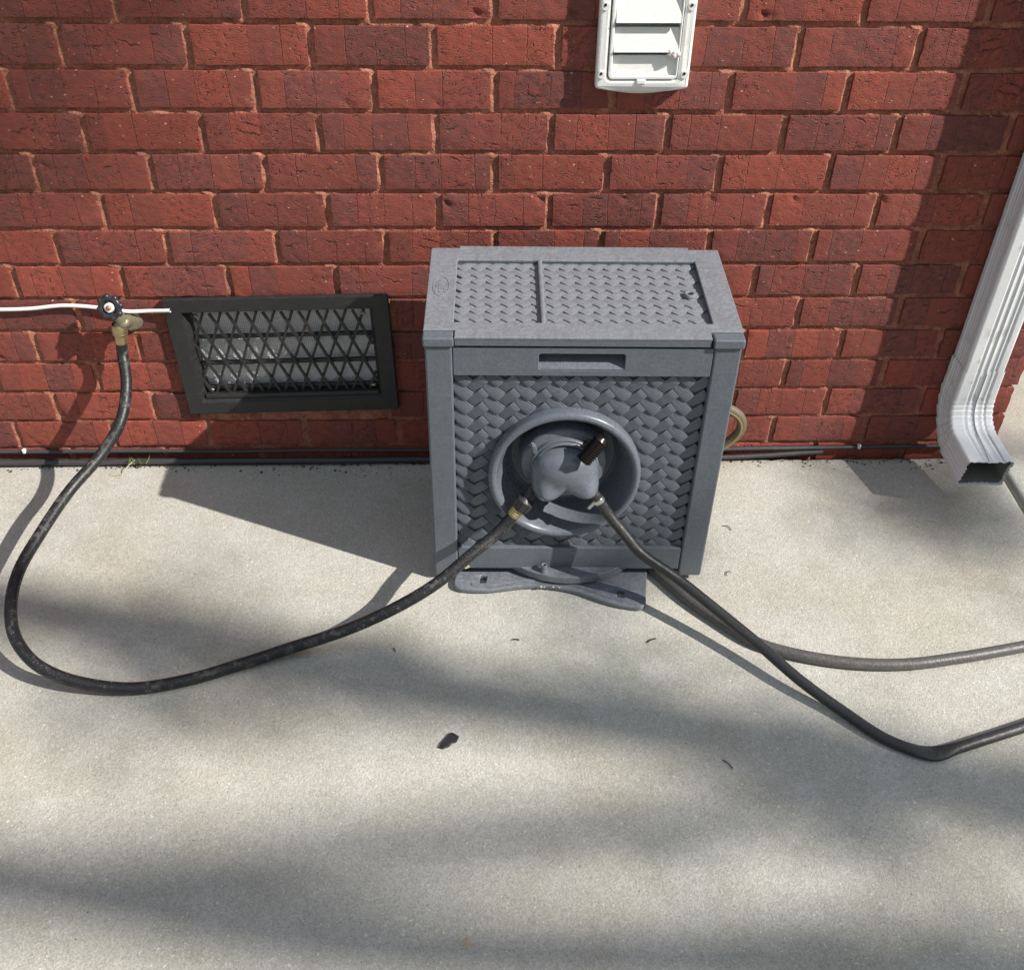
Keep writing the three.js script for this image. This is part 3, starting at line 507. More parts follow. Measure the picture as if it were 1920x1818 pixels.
{
  const t = thing('supply_hose', 'scuffed black garden hose looping from the wall tap to the left of the reel', 'hose');
  const e0 = V(...boxPt(-0.0835, 0.2275, 0.018)), e1 = V(...boxPt(-0.1085, 0.1935, 0.024)), e2 = V(...boxPt(-0.128, 0.166, 0.030));
  const dir = e1.clone().sub(e0).normalize();
  hoseTube([[-0.7560, 0.333, 0.0362], [-0.7590, 0.303, 0.0395]].concat([[-0.750, 0.262, 0.083], [-0.757, 0.215, 0.142], [-0.789, 0.176, 0.193], [-0.837, 0.145, 0.267], [-0.869, 0.122, 0.360], [-0.887, 0.105, 0.440], [-0.884, 0.090, 0.504], [-0.865, 0.072, 0.562], [-0.824, 0.054, 0.607], [-0.778, 0.038, 0.627], [-0.725, 0.024, 0.635], [-0.655, 0.014, 0.636], [-0.569, 0.012, 0.618], [-0.483, 0.012, 0.585], [-0.392, 0.022, 0.555], [-0.297, 0.046, 0.537], [-0.206, 0.083, 0.518], [-0.135, 0.112, 0.488], [-0.078, 0.142, 0.452]]).concat([[e1.x - 0.02, e1.y - 0.022, e1.z + 0.012], [e1.x, e1.y, e1.z]]), 0.0108, M.hoseBlack, t, 'tube', 320);
  // plastic collar and brass tail at the reel
  const lat = (pr, mat, name, a, b) => { const g = new THREE.LatheGeometry(pr.map(p => new THREE.Vector2(...p)), 18); return part(name, between(uvBox(g), a, b), mat, t); };
  lat([[0.001, -0.004], [0.0085, -0.004], [0.0105, 0.002], [0.0155, 0.003], [0.0162, 0.006], [0.0162, 0.022], [0.0148, 0.025], [0.012, 0.026]], M.black, 'collar', e0, e1);
  { const ribs = []; for (let k = 0; k < 8; k++) { const a = k / 8 * Math.PI * 2, b = rbox(0.002, 0.018, 0.002, 0.0164 * Math.cos(a), 0.0145, 0.0164 * Math.sin(a), 0.0005, 1); ribs.push(b); } part('collar_ribs', between(merge(ribs), e0, e1), M.black, t); }
  { const pr = []; for (let k = 0; k <= 16; k++) pr.push([0.0118 + (k % 4 < 2 ? 0.0006 : -0.0006), 0.025 + k * 0.0011]); pr.push([0.011, 0.044]); lat(pr, M.brass, 'brass_ferrule', e0, e1); }
  part('inlet_spout', rod(e0.clone().addScaledVector(dir, -0.022).add(V(0, 0, -0.012)), e0, 0.010, 0.0095, 14), M.black, t);
  const s0 = V(-0.7535, 0.3645, 0.0345), s1 = V(-0.7565, 0.327, 0.0365);
  lat([[0.0130, -0.004], [0.0148, 0.0], [0.0150, 0.008], [0.0150, 0.012], [0.0136, 0.0135], [0.0150, 0.0145], [0.0148, 0.017], [0.0120, 0.018], [0.0114, 0.021], [0.0118, 0.024], [0.0114, 0.028], [0.0118, 0.032], [0.0114, 0.037], [0.0105, 0.038]], M.brass, 'tap_coupling', s0, s1);
}
{
  const t = thing('leader_hose', 'dark grey hose running from the reel to the lower right, kinked on the concrete', 'hose');
  const a = V(...boxPt(0.0355, 0.2395, 0.021)), b = V(...boxPt(0.061, 0.2, 0.027));
  hoseTube([[a.x, a.y, a.z], [b.x, b.y, b.z]].concat([[0.201, 0.165, 0.422], [0.230, 0.135, 0.440], [0.300, 0.090, 0.464], [0.362, 0.066, 0.515], [0.429, 0.046, 0.581], [0.492, 0.029, 0.652], [0.554, 0.015, 0.708], [0.612, 0.010, 0.762], [0.654, 0.010, 0.785], [0.685, 0.010, 0.791], [0.726, 0.010, 0.782], [0.782, 0.010, 0.765], [0.855, 0.010, 0.742], [1.052, 0.010, 0.676]]), 0.0098, M.hoseDark, t, 'tube', 360, [[0.66, 0.026, 0.62, 1.5]]);
  const d = b.clone().sub(a).normalize();
  const lat = (pr, mat, name) => part(name, between(new THREE.LatheGeometry(pr.map(p => new THREE.Vector2(...p)), 20), a, b), mat, t);
  lat([[0.001, -0.018], [0.0085, -0.018], [0.0085, -0.010], [0.0095, -0.008], [0.0095, -0.004], [0.0088, -0.003], [0.0095, -0.001], [0.0098, 0.002]], M.black, 'hose_barb');
  lat([[0.0100, 0.009], [0.0110, 0.009], [0.0110, 0.017], [0.0100, 0.017]], M.steel, 'hose_clamp');
  const q = a.clone().addScaledVector(d, 0.013).add(V(-0.0105, -0.006, 0.003));
  part('clamp_screw', merge([rod(q.clone().add(V(0.004, 0.006, 0.002)), q.clone().add(V(-0.006, -0.010, 0.0)), 0.0042, 0.0038, 8)]), M.steel, t);
}
{
  const t = thing('ground_hose', 'worn grey hose lying flat from under the reel box to the right edge', 'hose');
  hoseTube([[0.210, 0.011, 0.258], [0.256, 0.011, 0.328], [0.291, 0.011, 0.380], [0.333, 0.011, 0.440], [0.384, 0.011, 0.496], [0.442, 0.011, 0.551], [0.512, 0.011, 0.581], [0.603, 0.011, 0.601], [0.698, 0.011, 0.605], [0.799, 0.011, 0.592], [0.926, 0.011, 0.568], [1.125, 0.011, 0.524]], 0.0108, M.hoseGrey, t, 'tube', 200);
}
{
  const t = thing('coiled_hose', 'olive hose with a yellow stripe bulging out behind the reel box', 'hose');
  const pts = [[0.30, 0.198, 0.050], [0.40, 0.186, 0.054], [0.462, 0.172, 0.058], [0.486, 0.152, 0.060], [0.492, 0.124, 0.060], [0.478, 0.094, 0.058], [0.448, 0.066, 0.056], [0.38, 0.04, 0.05], [0.3, 0.03, 0.05]];
  part('tube', tube(pts, 0.0105, 70, 14), new THREE.MeshStandardMaterial({ color: new THREE.Color(0.13, 0.115, 0.075), roughness: 0.6 }), t);
  part('stripe', tube(pts.map(p => [p[0] - 0.0025, p[1] - 0.002, p[2] + 0.0078]), 0.0036, 70, 8), new THREE.MeshStandardMaterial({ color: new THREE.Color(0.24, 0.19, 0.07), roughness: 0.6 }), t);
}

// ------------------------------------------------------------------ wall tap
{
  const t = thing('wall_tap', 'brass hose tap with a black cross-ribbed wheel handle on the brick wall', 'tap', [-0.7535, 0.4165, 0.0525]);
  const ax = V(-0.10, 0.30, 0.95).normalize(), q = new THREE.Quaternion().setFromUnitVectors(V(0, 0, 1), ax);
  const rim = new THREE.TorusGeometry(0.0198, 0.0056, 10, 32), lob = [rim, (() => { const c = new THREE.CylinderGeometry(0.0125, 0.0150, 0.006, 20); c.rotateX(Math.PI / 2); c.translate(0, 0, -0.001); return c; })()];
  for (let k = 0; k < 8; k++) { const a = k / 8 * Math.PI * 2 + 0.2, s = new THREE.SphereGeometry(0.0068, 10, 8); s.translate(0.0228 * Math.cos(a), 0.0228 * Math.sin(a), 0); lob.push(s); const sp = rbox(0.018, 0.006, 0.006, 0, 0, 0, 0.002, 1); if (k % 2 === 0) { sp.translate(0.012, 0, 0); sp.rotateZ(a); lob.push(sp); } }
  const wh = part('wheel_handle', merge(lob), M.wheel, t); wh.quaternion.copy(q); wh.scale.setScalar(0.9);
  const hub = new THREE.CylinderGeometry(0.0098, 0.0105, 0.006, 20); hub.rotateX(Math.PI / 2); hub.translate(0, 0, 0.004); part('washer', hub, M.tagWhite, wh);
  const nut = new THREE.SphereGeometry(0.0055, 14, 10); nut.scale(1, 1, 0.7); nut.translate(0, 0, 0.008); part('handle_screw', nut, M.copper, wh);
  const P0 = V(0, 0, 0), B = V(0.0105, -0.044, -0.0185), Wl = V(0.0155, -0.060, -0.058), S = V(0.000, -0.056, -0.0175);
  const hex = rod(V(0.0145, -0.057, -0.038), V(0.0152, -0.0595, -0.050), 0.0165, 0.0165, 6);
  part('tap_body', merge([rod(P0, B, 0.0055, 0.0095, 12), rod(V(0.004, -0.017, -0.010), B, 0.0115, 0.0125, 6), (() => { const s = new THREE.SphereGeometry(0.0122, 18, 14); s.scale(1.1, 1, 1.1); s.translate(B.x, B.y, B.z); return s; })(), rod(B, Wl, 0.0125, 0.0115, 14), hex, rod(B, S, 0.0118, 0.0125, 16)]), M.brassDull, t);
  part('wall_flange', rod(V(0.0155, -0.0600, -0.0530), V(0.0154, -0.0595, -0.0480), 0.021, 0.019, 18), M.brassDull, t);
}
{ // white cable pinned along the course behind the tap
  const pts = [[-1.7, 0.395, 0.007], [-1.35, 0.392, 0.007], [-1.10, 0.3905, 0.006], [-1.02, 0.3855, 0.007], [-0.93, 0.3865, 0.007], [-0.86, 0.3935, 0.007], [-0.80, 0.3900, 0.008], [-0.77, 0.386, 0.010], [-0.735, 0.3815, 0.010], [-0.70, 0.3815, 0.008], [-0.655, 0.386, 0.0145]];
  const t = thing('white_cable', 'thin white cable running along the bricks behind the tap to the black vent', 'cable');
  part('cable_run', tube(pts, 0.0038, 120, 10), M.tagWhite, t);
}

// ------------------------------------------------------------------ cables along the foot of the wall
function cable(name, label, pts, r, clips) {
  const t = thing(name, label, 'cable', [0, 0, 0]); part('cable_run', tube(pts, r, 160, 10), M.cable, t);
  for (const [x, y, z] of clips) part('cable_clip', merge([rbox(0.0065, 0.009, 0.009, x, y + 0.002, z + 0.0005, 0.0015), (() => { const n = new THREE.SphereGeometry(0.0024, 8, 6); n.translate(x, y + 0.008, z + 0.006); return n; })()]), M.tagWhite, t);
}
{
  const r = rng(9), line = (x0, x1, y, z, a) => { const o = []; for (let x = x0; x <= x1; x += 0.09) o.push([x, y(x) + (r() - 0.5) * a, z + (r() - 0.5) * a * 0.6]); return o; };
  cable('wall_cable', 'thin black cable clipped to the lowest brick course, left of the box', line(-1.8, 0.42, x => 0.0345 - 0.004 * (x + 1.1), 0.0075, 0.002), 0.0042, [[-1.035, 0.0365, 0.0095]]);
  cable('wall_cable', 'thick black cable lying on the concrete edge at the foot of the wall', line(-1.8, 0.42, x => 0.0115, 0.0165, 0.0016), 0.0070, []);
  cable('wall_cable', 'black cable clipped to the lowest bricks between the box and the downspout', line(0.44, 1.0, x => 0.027 + 0.012 * (x - 0.45), 0.0085, 0.002), 0.0048, [[0.778, 0.0325, 0.0105]]);
  cable('wall_cable', 'black cable sagging below the clipped one, right of the reel box', [[0.40, 0.010, 0.017], [0.50, 0.0115, 0.016], [0.58, 0.014, 0.014], [0.64, 0.017, 0.012], [0.70, 0.019, 0.010]], 0.0058, []);
}

// ------------------------------------------------------------------ crawl-space vent
{
  const t = thing('crawl_vent', 'black crawl-space vent with a diamond lattice set in the brick wall', 'vent', [-0.4485, 0.2755, 0]);
  t.rotation.z = 0.024;
  const ow = 0.2185, oh = 0.1365, iw = 0.186, ih = 0.107;
  { const s = shapeRect(-ow, -oh, ow, oh, 0.003); const h = new THREE.Path(); h.setFromPoints(shapeRect(-iw, -ih, iw, ih, 0.002).getPoints(4).reverse()); s.holes.push(h); const g = extr(s, 0.0115, 0.002, 2); g.translate(0, 0, 0.0005); part('vent_frame', g, M.ventBlack, t); }
  // sloping reveals
  const ring = (a, b, za, zb) => { const P = [], I = [], q = (w, h, z) => P.push(-w, -h, z, w, -h, z, w, h, z, -w, h, z); q(a[0], a[1], za); q(b[0], b[1], zb); for (let k = 0; k < 4; k++) { const n = (k + 1) % 4; I.push(k, n, 4 + k, n, 4 + n, 4 + k); } const g = new THREE.BufferGeometry(); g.setAttribute('position', new THREE.Float32BufferAttribute(P, 3)); g.setAttribute('uv', new THREE.Float32BufferAttribute(new Array(16).fill(0).map((v, k) => P[Math.floor(k / 2) * 3 + (k % 2)] / 0.25), 2)); g.setIndex(I); const n = g.toNonIndexed(); n.computeVertexNormals(); return n; };
  const mv = M.ventBlack.clone(); mv.side = THREE.DoubleSide;
  part('reveal', merge([ring([iw, ih], [iw - 0.008, ih - 0.010], 0.0105, -0.008), ring([iw - 0.008, ih - 0.010], [iw - 0.008, ih - 0.010], -0.008, -0.075)]), mv, t);
  const W = iw - 0.009, H = ih - 0.011;
  // diamond lattice: every bar its own piece
  const bar = (x0, y0, x1, y1, z) => { // clipped to the opening
    const dx = x1 - x0, dy = y1 - y0; let t0 = 0, t1 = 1; for (const [p, q] of [[-dx, x0 + W], [dx, W - x0], [-dy, y0 + H], [dy, H - y0]]) { if (Math.abs(p) < 1e-9) { if (q < 0) return; continue; } const r = q / p; if (p < 0) t0 = Math.max(t0, r); else t1 = Math.min(t1, r); } if (t1 - t0 < 0.03) return;
    const a = V(x0 + dx * t0, y0 + dy * t0, z), b = V(x0 + dx * t1, y0 + dy * t1, z), L = a.distanceTo(b), g = new THREE.BoxGeometry(L, 0.0052, 0.004); uvBox(g); g.rotateZ(Math.atan2(b.y - a.y, b.x - a.x)); g.translate((a.x + b.x) / 2, (a.y + b.y) / 2, z); part('lattice_bar', g, M.ventBlack, t);
  };
  for (let k = -7; k < 12; k++) { const x = -W + 0.004 + k * 0.0352; bar(x, H + 0.002, x + 0.080, -H - 0.002, -0.0040); bar(x + 0.094, H + 0.002, x + 0.014, -H - 0.002, -0.0065); }
  // louvre blades, screen and insulation behind
  for (const y of [0.038, -0.024, -0.084]) { const g = uvBox(rbox(2 * W, 0.0085, 0.008, 0, y, -0.0125, 0.002)); part('louvre', g, M.ventBlack, t); }
  { const g = []; for (let x = -W; x < W; x += 0.0042) { const b = new THREE.BoxGeometry(0.0003, 2 * H, 0.0004); b.translate(x, 0, -0.0172); g.push(b); } for (let y = -H; y < H; y += 0.0042) { const b = new THREE.BoxGeometry(2 * W, 0.0003, 0.0004); b.translate(0, y, -0.0166); g.push(b); } const m = part('insect_screen', merge(g), new THREE.MeshStandardMaterial({ color: new THREE.Color(0.22, 0.22, 0.23), roughness: 0.6, metalness: 0.4 }), t); m.userData.kind = 'stuff'; }
  { const g = new THREE.PlaneGeometry(2 * W, 2 * H, 90, 50), p = g.attributes.position; for (let k = 0; k < p.count; k++) { const x = p.getX(k), y = p.getY(k); p.setZ(k, -0.0255 + 0.004 * noise(x * 22, y * 30, 2) + 0.0034 * Math.abs(noise(x * 60 + y * 25, y * 55, 7)) + 0.002 * noise(x * 150, y * 150, 1)); } g.computeVertexNormals(); part('foil_backing', g, new THREE.MeshStandardMaterial({ color: new THREE.Color(0.94, 0.95, 0.97), roughness: 0.4, metalness: 0, side: THREE.DoubleSide }), t); }
  { const b = new THREE.BoxGeometry(2 * iw, 2 * ih, 0.004); b.translate(0, 0, -0.078); part('vent_back', b, M.inner, t); }
  for (const [x, y] of [[-W + 0.012, H - 0.006], [W - 0.012, H - 0.008], [-W + 0.010, -H + 0.010], [W - 0.008, -H + 0.012]]) { const s = new THREE.SphereGeometry(0.0042, 10, 8); s.scale(1.4, 0.8, 0.7); s.translate(x, y, -0.005); part('stud', s, M.brassDull, t); }
  { const s = new THREE.SphereGeometry(0.003, 10, 8); s.translate(-ow + 0.010, oh - 0.022, 0.012); part('rivet', s, M.steel, t); }
  { const s = uvBox(rbox(2 * iw - 0.012, 0.010, 0.012, 0, -H - 0.0015, -0.001, 0.002)); part('sill_bar', s, M.ventBlack, t); }
}

// ------------------------------------------------------------------ dryer vent
{
  const t = thing('dryer_vent', 'white plastic dryer vent hood with three louvre flaps high on the brick wall', 'vent', [0.2195, 0.888, 0]);
  t.rotation.z = 0.004;
  const s = new THREE.Shape(); s.moveTo(-0.078, 0.118); s.lineTo(-0.078, -0.066); s.quadraticCurveTo(-0.0785, -0.072, -0.073, -0.0735); s.quadraticCurveTo(0, -0.0945, 0.074, -0.0735); s.quadraticCurveTo(0.079, -0.072, 0.079, -0.066); s.lineTo(0.079, 0.118); s.closePath();
  const fx = 0.0595, ft = 0.112, fb = -0.0555;
  const g = extr(s, 0.026, 0.006, 4, 20);
  { const p = g.attributes.position; for (let k = 0; k < p.count; k++) if (p.getZ(k) > 0.013 && p.getY(k) < -0.045) { const f = clamp((-0.045 - p.getY(k)) / 0.04); p.setY(k, p.getY(k) + 0.008 * f * f); p.setZ(k, p.getZ(k) - 0.004 * f * f); } g.computeVertexNormals(); }
  const hole = (() => { const o = new THREE.Shape(); return o; })();
  // body as a frame: outer shell minus the flap opening
  const body = s.clone(); { const h = new THREE.Path(); h.setFromPoints(shapeRect(-fx, fb, fx, ft, 0.008).getPoints(6).reverse()); body.holes.push(h); }
  const gb = extr(body, 0.024, 0.005, 3, 20);
  { const p = gb.attributes.position; for (let k = 0; k < p.count; k++) if (p.getZ(k) > 0.013 && p.getY(k) < -0.060) { const f = clamp((-0.060 - p.getY(k)) / 0.022); p.setZ(k, p.getZ(k) - 0.009 * f * f); p.setY(k, p.getY(k) + 0.003 * f); } gb.computeVertexNormals(); }
  part('vent_hood', gb, M.whitePlastic, t);
  { const fr = shapeRect(-fx + 0.0015, fb + 0.0015, fx - 0.0015, ft - 0.0015, 0.0075); const h = new THREE.Path(); h.setFromPoints(shapeRect(-fx + 0.0075, fb + 0.0075, fx - 0.0045, ft - 0.006, 0.003).getPoints(4).reverse()); fr.holes.push(h); const q = extr(fr, 0.024, 0.0015, 2); q.translate(0, 0, 0.001); part('inner_frame', q, M.whitePlastic, t); }
  { const b = new THREE.BoxGeometry(2 * fx, ft - fb, 0.003); b.translate(0, (ft + fb) / 2, 0.0045); part('duct_back', b, new THREE.MeshStandardMaterial({ color: new THREE.Color(0.45, 0.45, 0.44), roughness: 0.7 }), t); }
  for (const y of [0.0805, 0.0335, -0.0085 + 0.0005, -0.0440].slice(0, 3)) {}
  const flaps = [[0.056, 0.0215], [0.0095, 0.0205], [-0.0355, 0.0165]];
  flaps.forEach(([yc, zf], i) => {
    const w = 0.106 + 0.001 * i, hgt = 0.038, q = new RoundedBoxGeometry(w, hgt, 0.0026, 2, 0.0012); q.rotateX(-(i === 2 ? 0.10 : 0.24)); q.translate(0.0015, yc, zf);
    const f = part('louvre_flap', q, M.whitePlastic, t);
    if (i < 2) { const lip = rbox(w, 0.002, 0.004, 0.0015, yc - hgt / 2 + 0.001, zf + 0.0055, 0.0008, 1); part('flap_lip', lip, M.whitePlastic, f); }
  });
  for (const [x, y] of [[-0.069, -0.046], [0.0705, -0.046], [-0.069, 0.062], [0.0705, 0.062]]) {
    const b = new THREE.CylinderGeometry(0.0062, 0.0070, 0.005, 20); b.rotateX(Math.PI / 2); b.translate(x, y, 0.0235); part('screw_boss', b, M.whitePlastic, t);
    const c = new THREE.CylinderGeometry(0.0024, 0.0024, 0.004, 12); c.rotateX(Math.PI / 2); c.translate(x - 0.001, y + 0.002, 0.0249); part('screw_hole', c, M.inner, t);
  }
  { const q = rbox(0.016, 0.008, 0.006, -0.002, -0.0578, 0.0235, 0.002); part('finger_tab', q, M.whitePlastic, t); }
  { const o = []; const r = rng(4); for (let k = 0; k < 9; k++) { const q = new THREE.IcosahedronGeometry(0.003 + r() * 0.003, 1); q.translate(0.049 + (r() - 0.5) * 0.016, -0.0125 + (r() - 0.5) * 0.010, 0.0225 + r() * 0.004); o.push(q); } part('lint_clump', merge(o), new THREE.MeshStandardMaterial({ color: new THREE.Color(0.62, 0.57, 0.56), roughness: 1 }), t); }
}

// ------------------------------------------------------------------ downspout
{
  const t = thing('downspout', 'white ribbed metal downspout with a bent outlet at the house corner', 'downspout', [0.962, 0, 0.0385]);
  const hw = 0.0415, hd = 0.0335;
  const flute = (s, n) => { const d = Math.abs(s); return 0.0028 * (d < 0.56 ? Math.pow(Math.abs(Math.sin((s / 0.56) * Math.PI * n / 2)), 0.7) : 0); };
  const profile = (a, b, groove = 1) => { const o = [], r = 0.006, N = 44, M2 = 34; const side = (f, n, len) => { for (let k = 0; k < n; k++) f(-1 + 2 * (k + 0.5) / n); };
    side(s => o.push([s * (a - r), -b + groove * flute(s, 3)]), N); for (let k = 0; k < 4; k++) { const q = -Math.PI / 2 + (k + 0.5) / 4 * Math.PI / 2; o.push([a - r + r * Math.cos(q), -b + r + r * Math.sin(q)]); }
    side(s => o.push([a - groove * flute(s, 3), s * (b - r)]), M2); for (let k = 0; k < 4; k++) { const q = (k + 0.5) / 4 * Math.PI / 2; o.push([a - r + r * Math.cos(q), b - r + r * Math.sin(q)]); }
    side(s => o.push([-s * (a - r), b - groove * flute(s + 0.12, 3.0)]), N); for (let k = 0; k < 4; k++) { const q = Math.PI / 2 + (k + 0.5) / 4 * Math.PI / 2; o.push([-a + r + r * Math.cos(q), b - r + r * Math.sin(q)]); }
    side(s => o.push([-a + groove * flute(s, 3), -s * (b - r)]), M2); for (let k = 0; k < 4; k++) { const q = Math.PI + (k + 0.5) / 4 * Math.PI / 2; o.push([-a + r + r * Math.cos(q), -b + r + r * Math.sin(q)]); }
    return o; };
  function sweep(frames) { const P = [], UV = [], I = []; let n = 0; frames.forEach((f, i) => { const pr = profile(hw * f.sx, hd * f.sz, f.g ?? 1); n = pr.length; pr.forEach(([x, z], k) => { const c = Math.cos(f.a), s = Math.sin(f.a); P.push((f.x || 0) + x, f.y + z * s + (f.j ? f.j(k, x, z) * -c : 0), f.z + z * c + (f.j ? f.j(k, x, z) * s : 0)); UV.push(k / n * 0.6, f.l / 0.25); }); }); for (let i = 0; i < frames.length - 1; i++) for (let k = 0; k < n; k++) { const a = i * n + k, b = i * n + (k + 1) % n; I.push(a, a + n, b, b, a + n, b + n); } const g = new THREE.BufferGeometry(); g.setAttribute('position', new THREE.Float32BufferAttribute(P, 3)); g.setAttribute('uv', new THREE.Float32BufferAttribute(UV, 2)); g.setIndex(I); g.computeVertexNormals(); return g; }
  const pipe = []; for (const y of [2.7, 2, 1.4, 1.0, 0.8, 0.6, 0.45, 0.35, 0.29, 0.262]) pipe.push({ y, z: 0, a: 0, sx: 1, sz: 1, l: y });
  part('pipe', sweep(pipe), M.whiteMetal, t);
  // elbow: slides over the pipe, crimped round the bend, ends in an open mouth
  const el = []; let l = 0; const R = 0.085, A = 1.40;
  for (let k = 0; k <= 12; k++) el.push({ y: lerp(0.272, 0.200, k / 12), z: 0, a: 0, sx: 1.045 + 0.015 * k / 12, sz: 1.05 + 0.02 * k / 12, l: (l += 0.009) });
  for (let k = 1; k <= 48; k++) { const q = k / 48, a = A * q, st = ((q * 6.5) % 1); const cr = 1 + 0.045 * (1 - st) - 0.014; el.push({ y: 0.200 - R * Math.sin(a), z: R * (1 - Math.cos(a)), a: a, sx: 1.06 * cr + 0.05 * q, sz: 1.07 * cr, l: (l += 0.002), g: 0.8 }); }
  const ey = 0.200 - R * Math.sin(A), ez = R * (1 - Math.cos(A));
  for (let k = 1; k <= 14; k++) { const d = 0.082 * k / 14; el.push({ x: 0.009 * k / 14, y: ey - Math.cos(A) * d, z: ez + Math.sin(A) * d, a: A, sx: 1.11 + 0.02 * k / 14, sz: 1.07 + 0.02 * k / 14, l: (l += 0.006), j: k === 14 ? (i, x, z) => 0.0025 * noise(x * 160, z * 160, 5) + 0.0015 * noise(x * 400, z * 400, 2) : null }); }
  part('elbow', sweep(el), M.whiteMetal, t);
  { const inn = el.slice(12, -1).map(f => ({ ...f, sx: f.sx - 0.05, sz: f.sz - 0.06 })); part('elbow_lining', sweep(inn), new THREE.MeshStandardMaterial({ color: new THREE.Color(0.16, 0.165, 0.14), roughness: 0.8, side: THREE.DoubleSide }), t); const c = new THREE.BoxGeometry(0.086, 0.002, 0.07); c.translate(0, 2.7, 0); part('pipe_top', c, M.whiteMetal, t); }
  { const o = []; const zf = hd * 1.07 + 0.0006; const P = (y, z, a) => V(0.004, y + zf * Math.sin(a), z + zf * Math.cos(a)); const pts = [P(0.268, 0, 0), P(0.215, 0, 0), P(0.17, 0, 0)]; for (let k = 1; k <= 12; k++) { const a = A * k / 12; pts.push(P(0.200 - R * Math.sin(a), R * (1 - Math.cos(a)), a)); } for (let k = 1; k <= 4; k++) { const d = 0.082 * k / 4; pts.push(P(ey - Math.cos(A) * d, ez + Math.sin(A) * d, A)); } part('seam', new THREE.TubeGeometry(new THREE.CatmullRomCurve3(pts), 60, 0.0009, 5), new THREE.MeshStandardMaterial({ color: new THREE.Color(0.28, 0.28, 0.28), roughness: 0.6 }), t); }
  part('wall_strap', uvBox(rbox(0.10, 0.03, 0.003, 0, 1.62, hd + 0.001, 0.001)), M.whiteMetal, t);
}

// ------------------------------------------------------------------ small things on the ground
{
  const g = new THREE.BufferGeometry(); const s = new THREE.Shape(); s.moveTo(-0.016, -0.013); s.lineTo(-0.013, -0.005); s.lineTo(0.001, 0.014); s.lineTo(0.006, 0.0155); s.lineTo(0.016, 0.007); s.lineTo(0.012, -0.004); s.lineTo(0.005, -0.006); s.lineTo(0.000, -0.012); s.lineTo(-0.009, -0.0155); s.closePath();
  const e = new THREE.ExtrudeGeometry(s, { depth: 0.002, bevelEnabled: true, bevelSize: 0.0006, bevelThickness: 0.0008, bevelSegments: 1 }); e.rotateX(-Math.PI / 2); const p = e.attributes.position; for (let k = 0; k < p.count; k++) p.setY(k, p.getY(k) + 0.0016 + 0.14 * Math.max(0, p.getX(k) * 0.7 + p.getZ(k) * 0.7 + 0.004) + 0.0012 * noise(p.getX(k) * 200, p.getZ(k) * 200)); e.computeVertexNormals(); e.translate(-0.1135, 0, 0.746);
  top('rubber_scrap', e, M.black, 'small curled black scrap lying alone on the bare concrete', 'scrap');
  const twig = (x, z, L, a, r, label, bend = 0.1, group) => { const dx = Math.cos(a) * L / 2, dz = Math.sin(a) * L / 2; top('twig', tube([[x - dx, r + 0.001, z - dz], [x + dz * bend, r + 0.002, z - dx * bend], [x + dx, r + 0.001, z + dz]], r, 8, 5), M.twig, label, 'twig', group); };
  M.twig = new THREE.MeshStandardMaterial({ color: new THREE.Color(0.05, 0.042, 0.035), roughness: 0.9 });
  twig(0.342, 0.800, 0.021, 0.9, 0.0009, 'thin dark needle on the concrete below the kinked hose');
  twig(0.252, 0.534, 0.018, -0.5, 0.0014, 'short dark twig just right of the reel base under the hose shadow');
  twig(0.004, 0.528, 0.014, 0.05, 0.0011, 'short dark twig on the concrete in front of the reel base plate');
  twig(-0.215, 0.548, 0.010, 1.2, 0.0010, 'tiny dark twig beside the hose left of the reel base');
  twig(0.447, 0.235, 0.020, 0.7, 0.0008, 'curved dry stem on the concrete right of the reel box', 0.5);
  twig(0.425, 0.365, 0.016, -0.9, 0.0008, 'small forked stem on the bright concrete right of the box', 0.4);
}
{ // soil grains and crumbs of mortar along the joint between wall and slab
  const r = rng(33), o = []; const base = new THREE.IcosahedronGeometry(1, 0);
  for (let k = 0; k < 420; k++) { const g = base.clone(), s = 0.0008 + r() * r() * 0.0028; g.scale(s, s * 0.7, s * (0.7 + r() * 0.6)); g.rotateY(r() * 6); const x = -1.5 + r() * 2.55, w = Math.abs(noise(x * 5, 2)); g.translate(x, s * 0.5 + 0.0006, 0.020 + Math.pow(r(), 2.5) * (0.02 + 0.06 * w)); o.push(g); }
  const m = top('soil_crumbs', merge(o), new THREE.MeshStandardMaterial({ color: new THREE.Color(0.085, 0.06, 0.045), roughness: 1 }), 'dark soil grains and crumbs scattered along the foot of the wall', 'dirt'); m.userData.kind = 'stuff';
}
{
  const t = thing('weed_sprout', 'small yellow-green weed with a pale root at the foot of the wall', 'weed', [-0.80, 0.012, 0.022]);
  const green = new THREE.MeshStandardMaterial({ color: new THREE.Color(0.16, 0.18, 0.04), roughness: 0.8, side: THREE.DoubleSide });
  part('root', tube([[0.0, 0.012, 0.004], [-0.012, 0.006, 0.016], [-0.024, -0.006, 0.026], [-0.038, -0.0105, 0.028], [-0.052, -0.0108, 0.026]], 0.0011, 20, 6), new THREE.MeshStandardMaterial({ color: new THREE.Color(0.5, 0.45, 0.3), roughness: 0.9 }), t);
  const r = rng(12);
  for (let k = 0; k < 9; k++) { const a = r() * 6.28, L = 0.012 + r() * 0.018, x = (r() - 0.35) * 0.05, g = new THREE.PlaneGeometry(0.0032, L, 1, 4), p = g.attributes.position; for (let i = 0; i < p.count; i++) { const f = p.getY(i) / L + 0.5; p.setX(i, p.getX(i) * (1 - f * f)); p.setZ(i, 0.006 * f * f); } g.translate(0, L / 2, 0); g.rotateZ((r() - 0.5) * 2.2); g.rotateY(a); g.translate(x, 0.003, 0.004 + r() * 0.006); g.computeVertexNormals(); part('blade', g, green, t); }
}

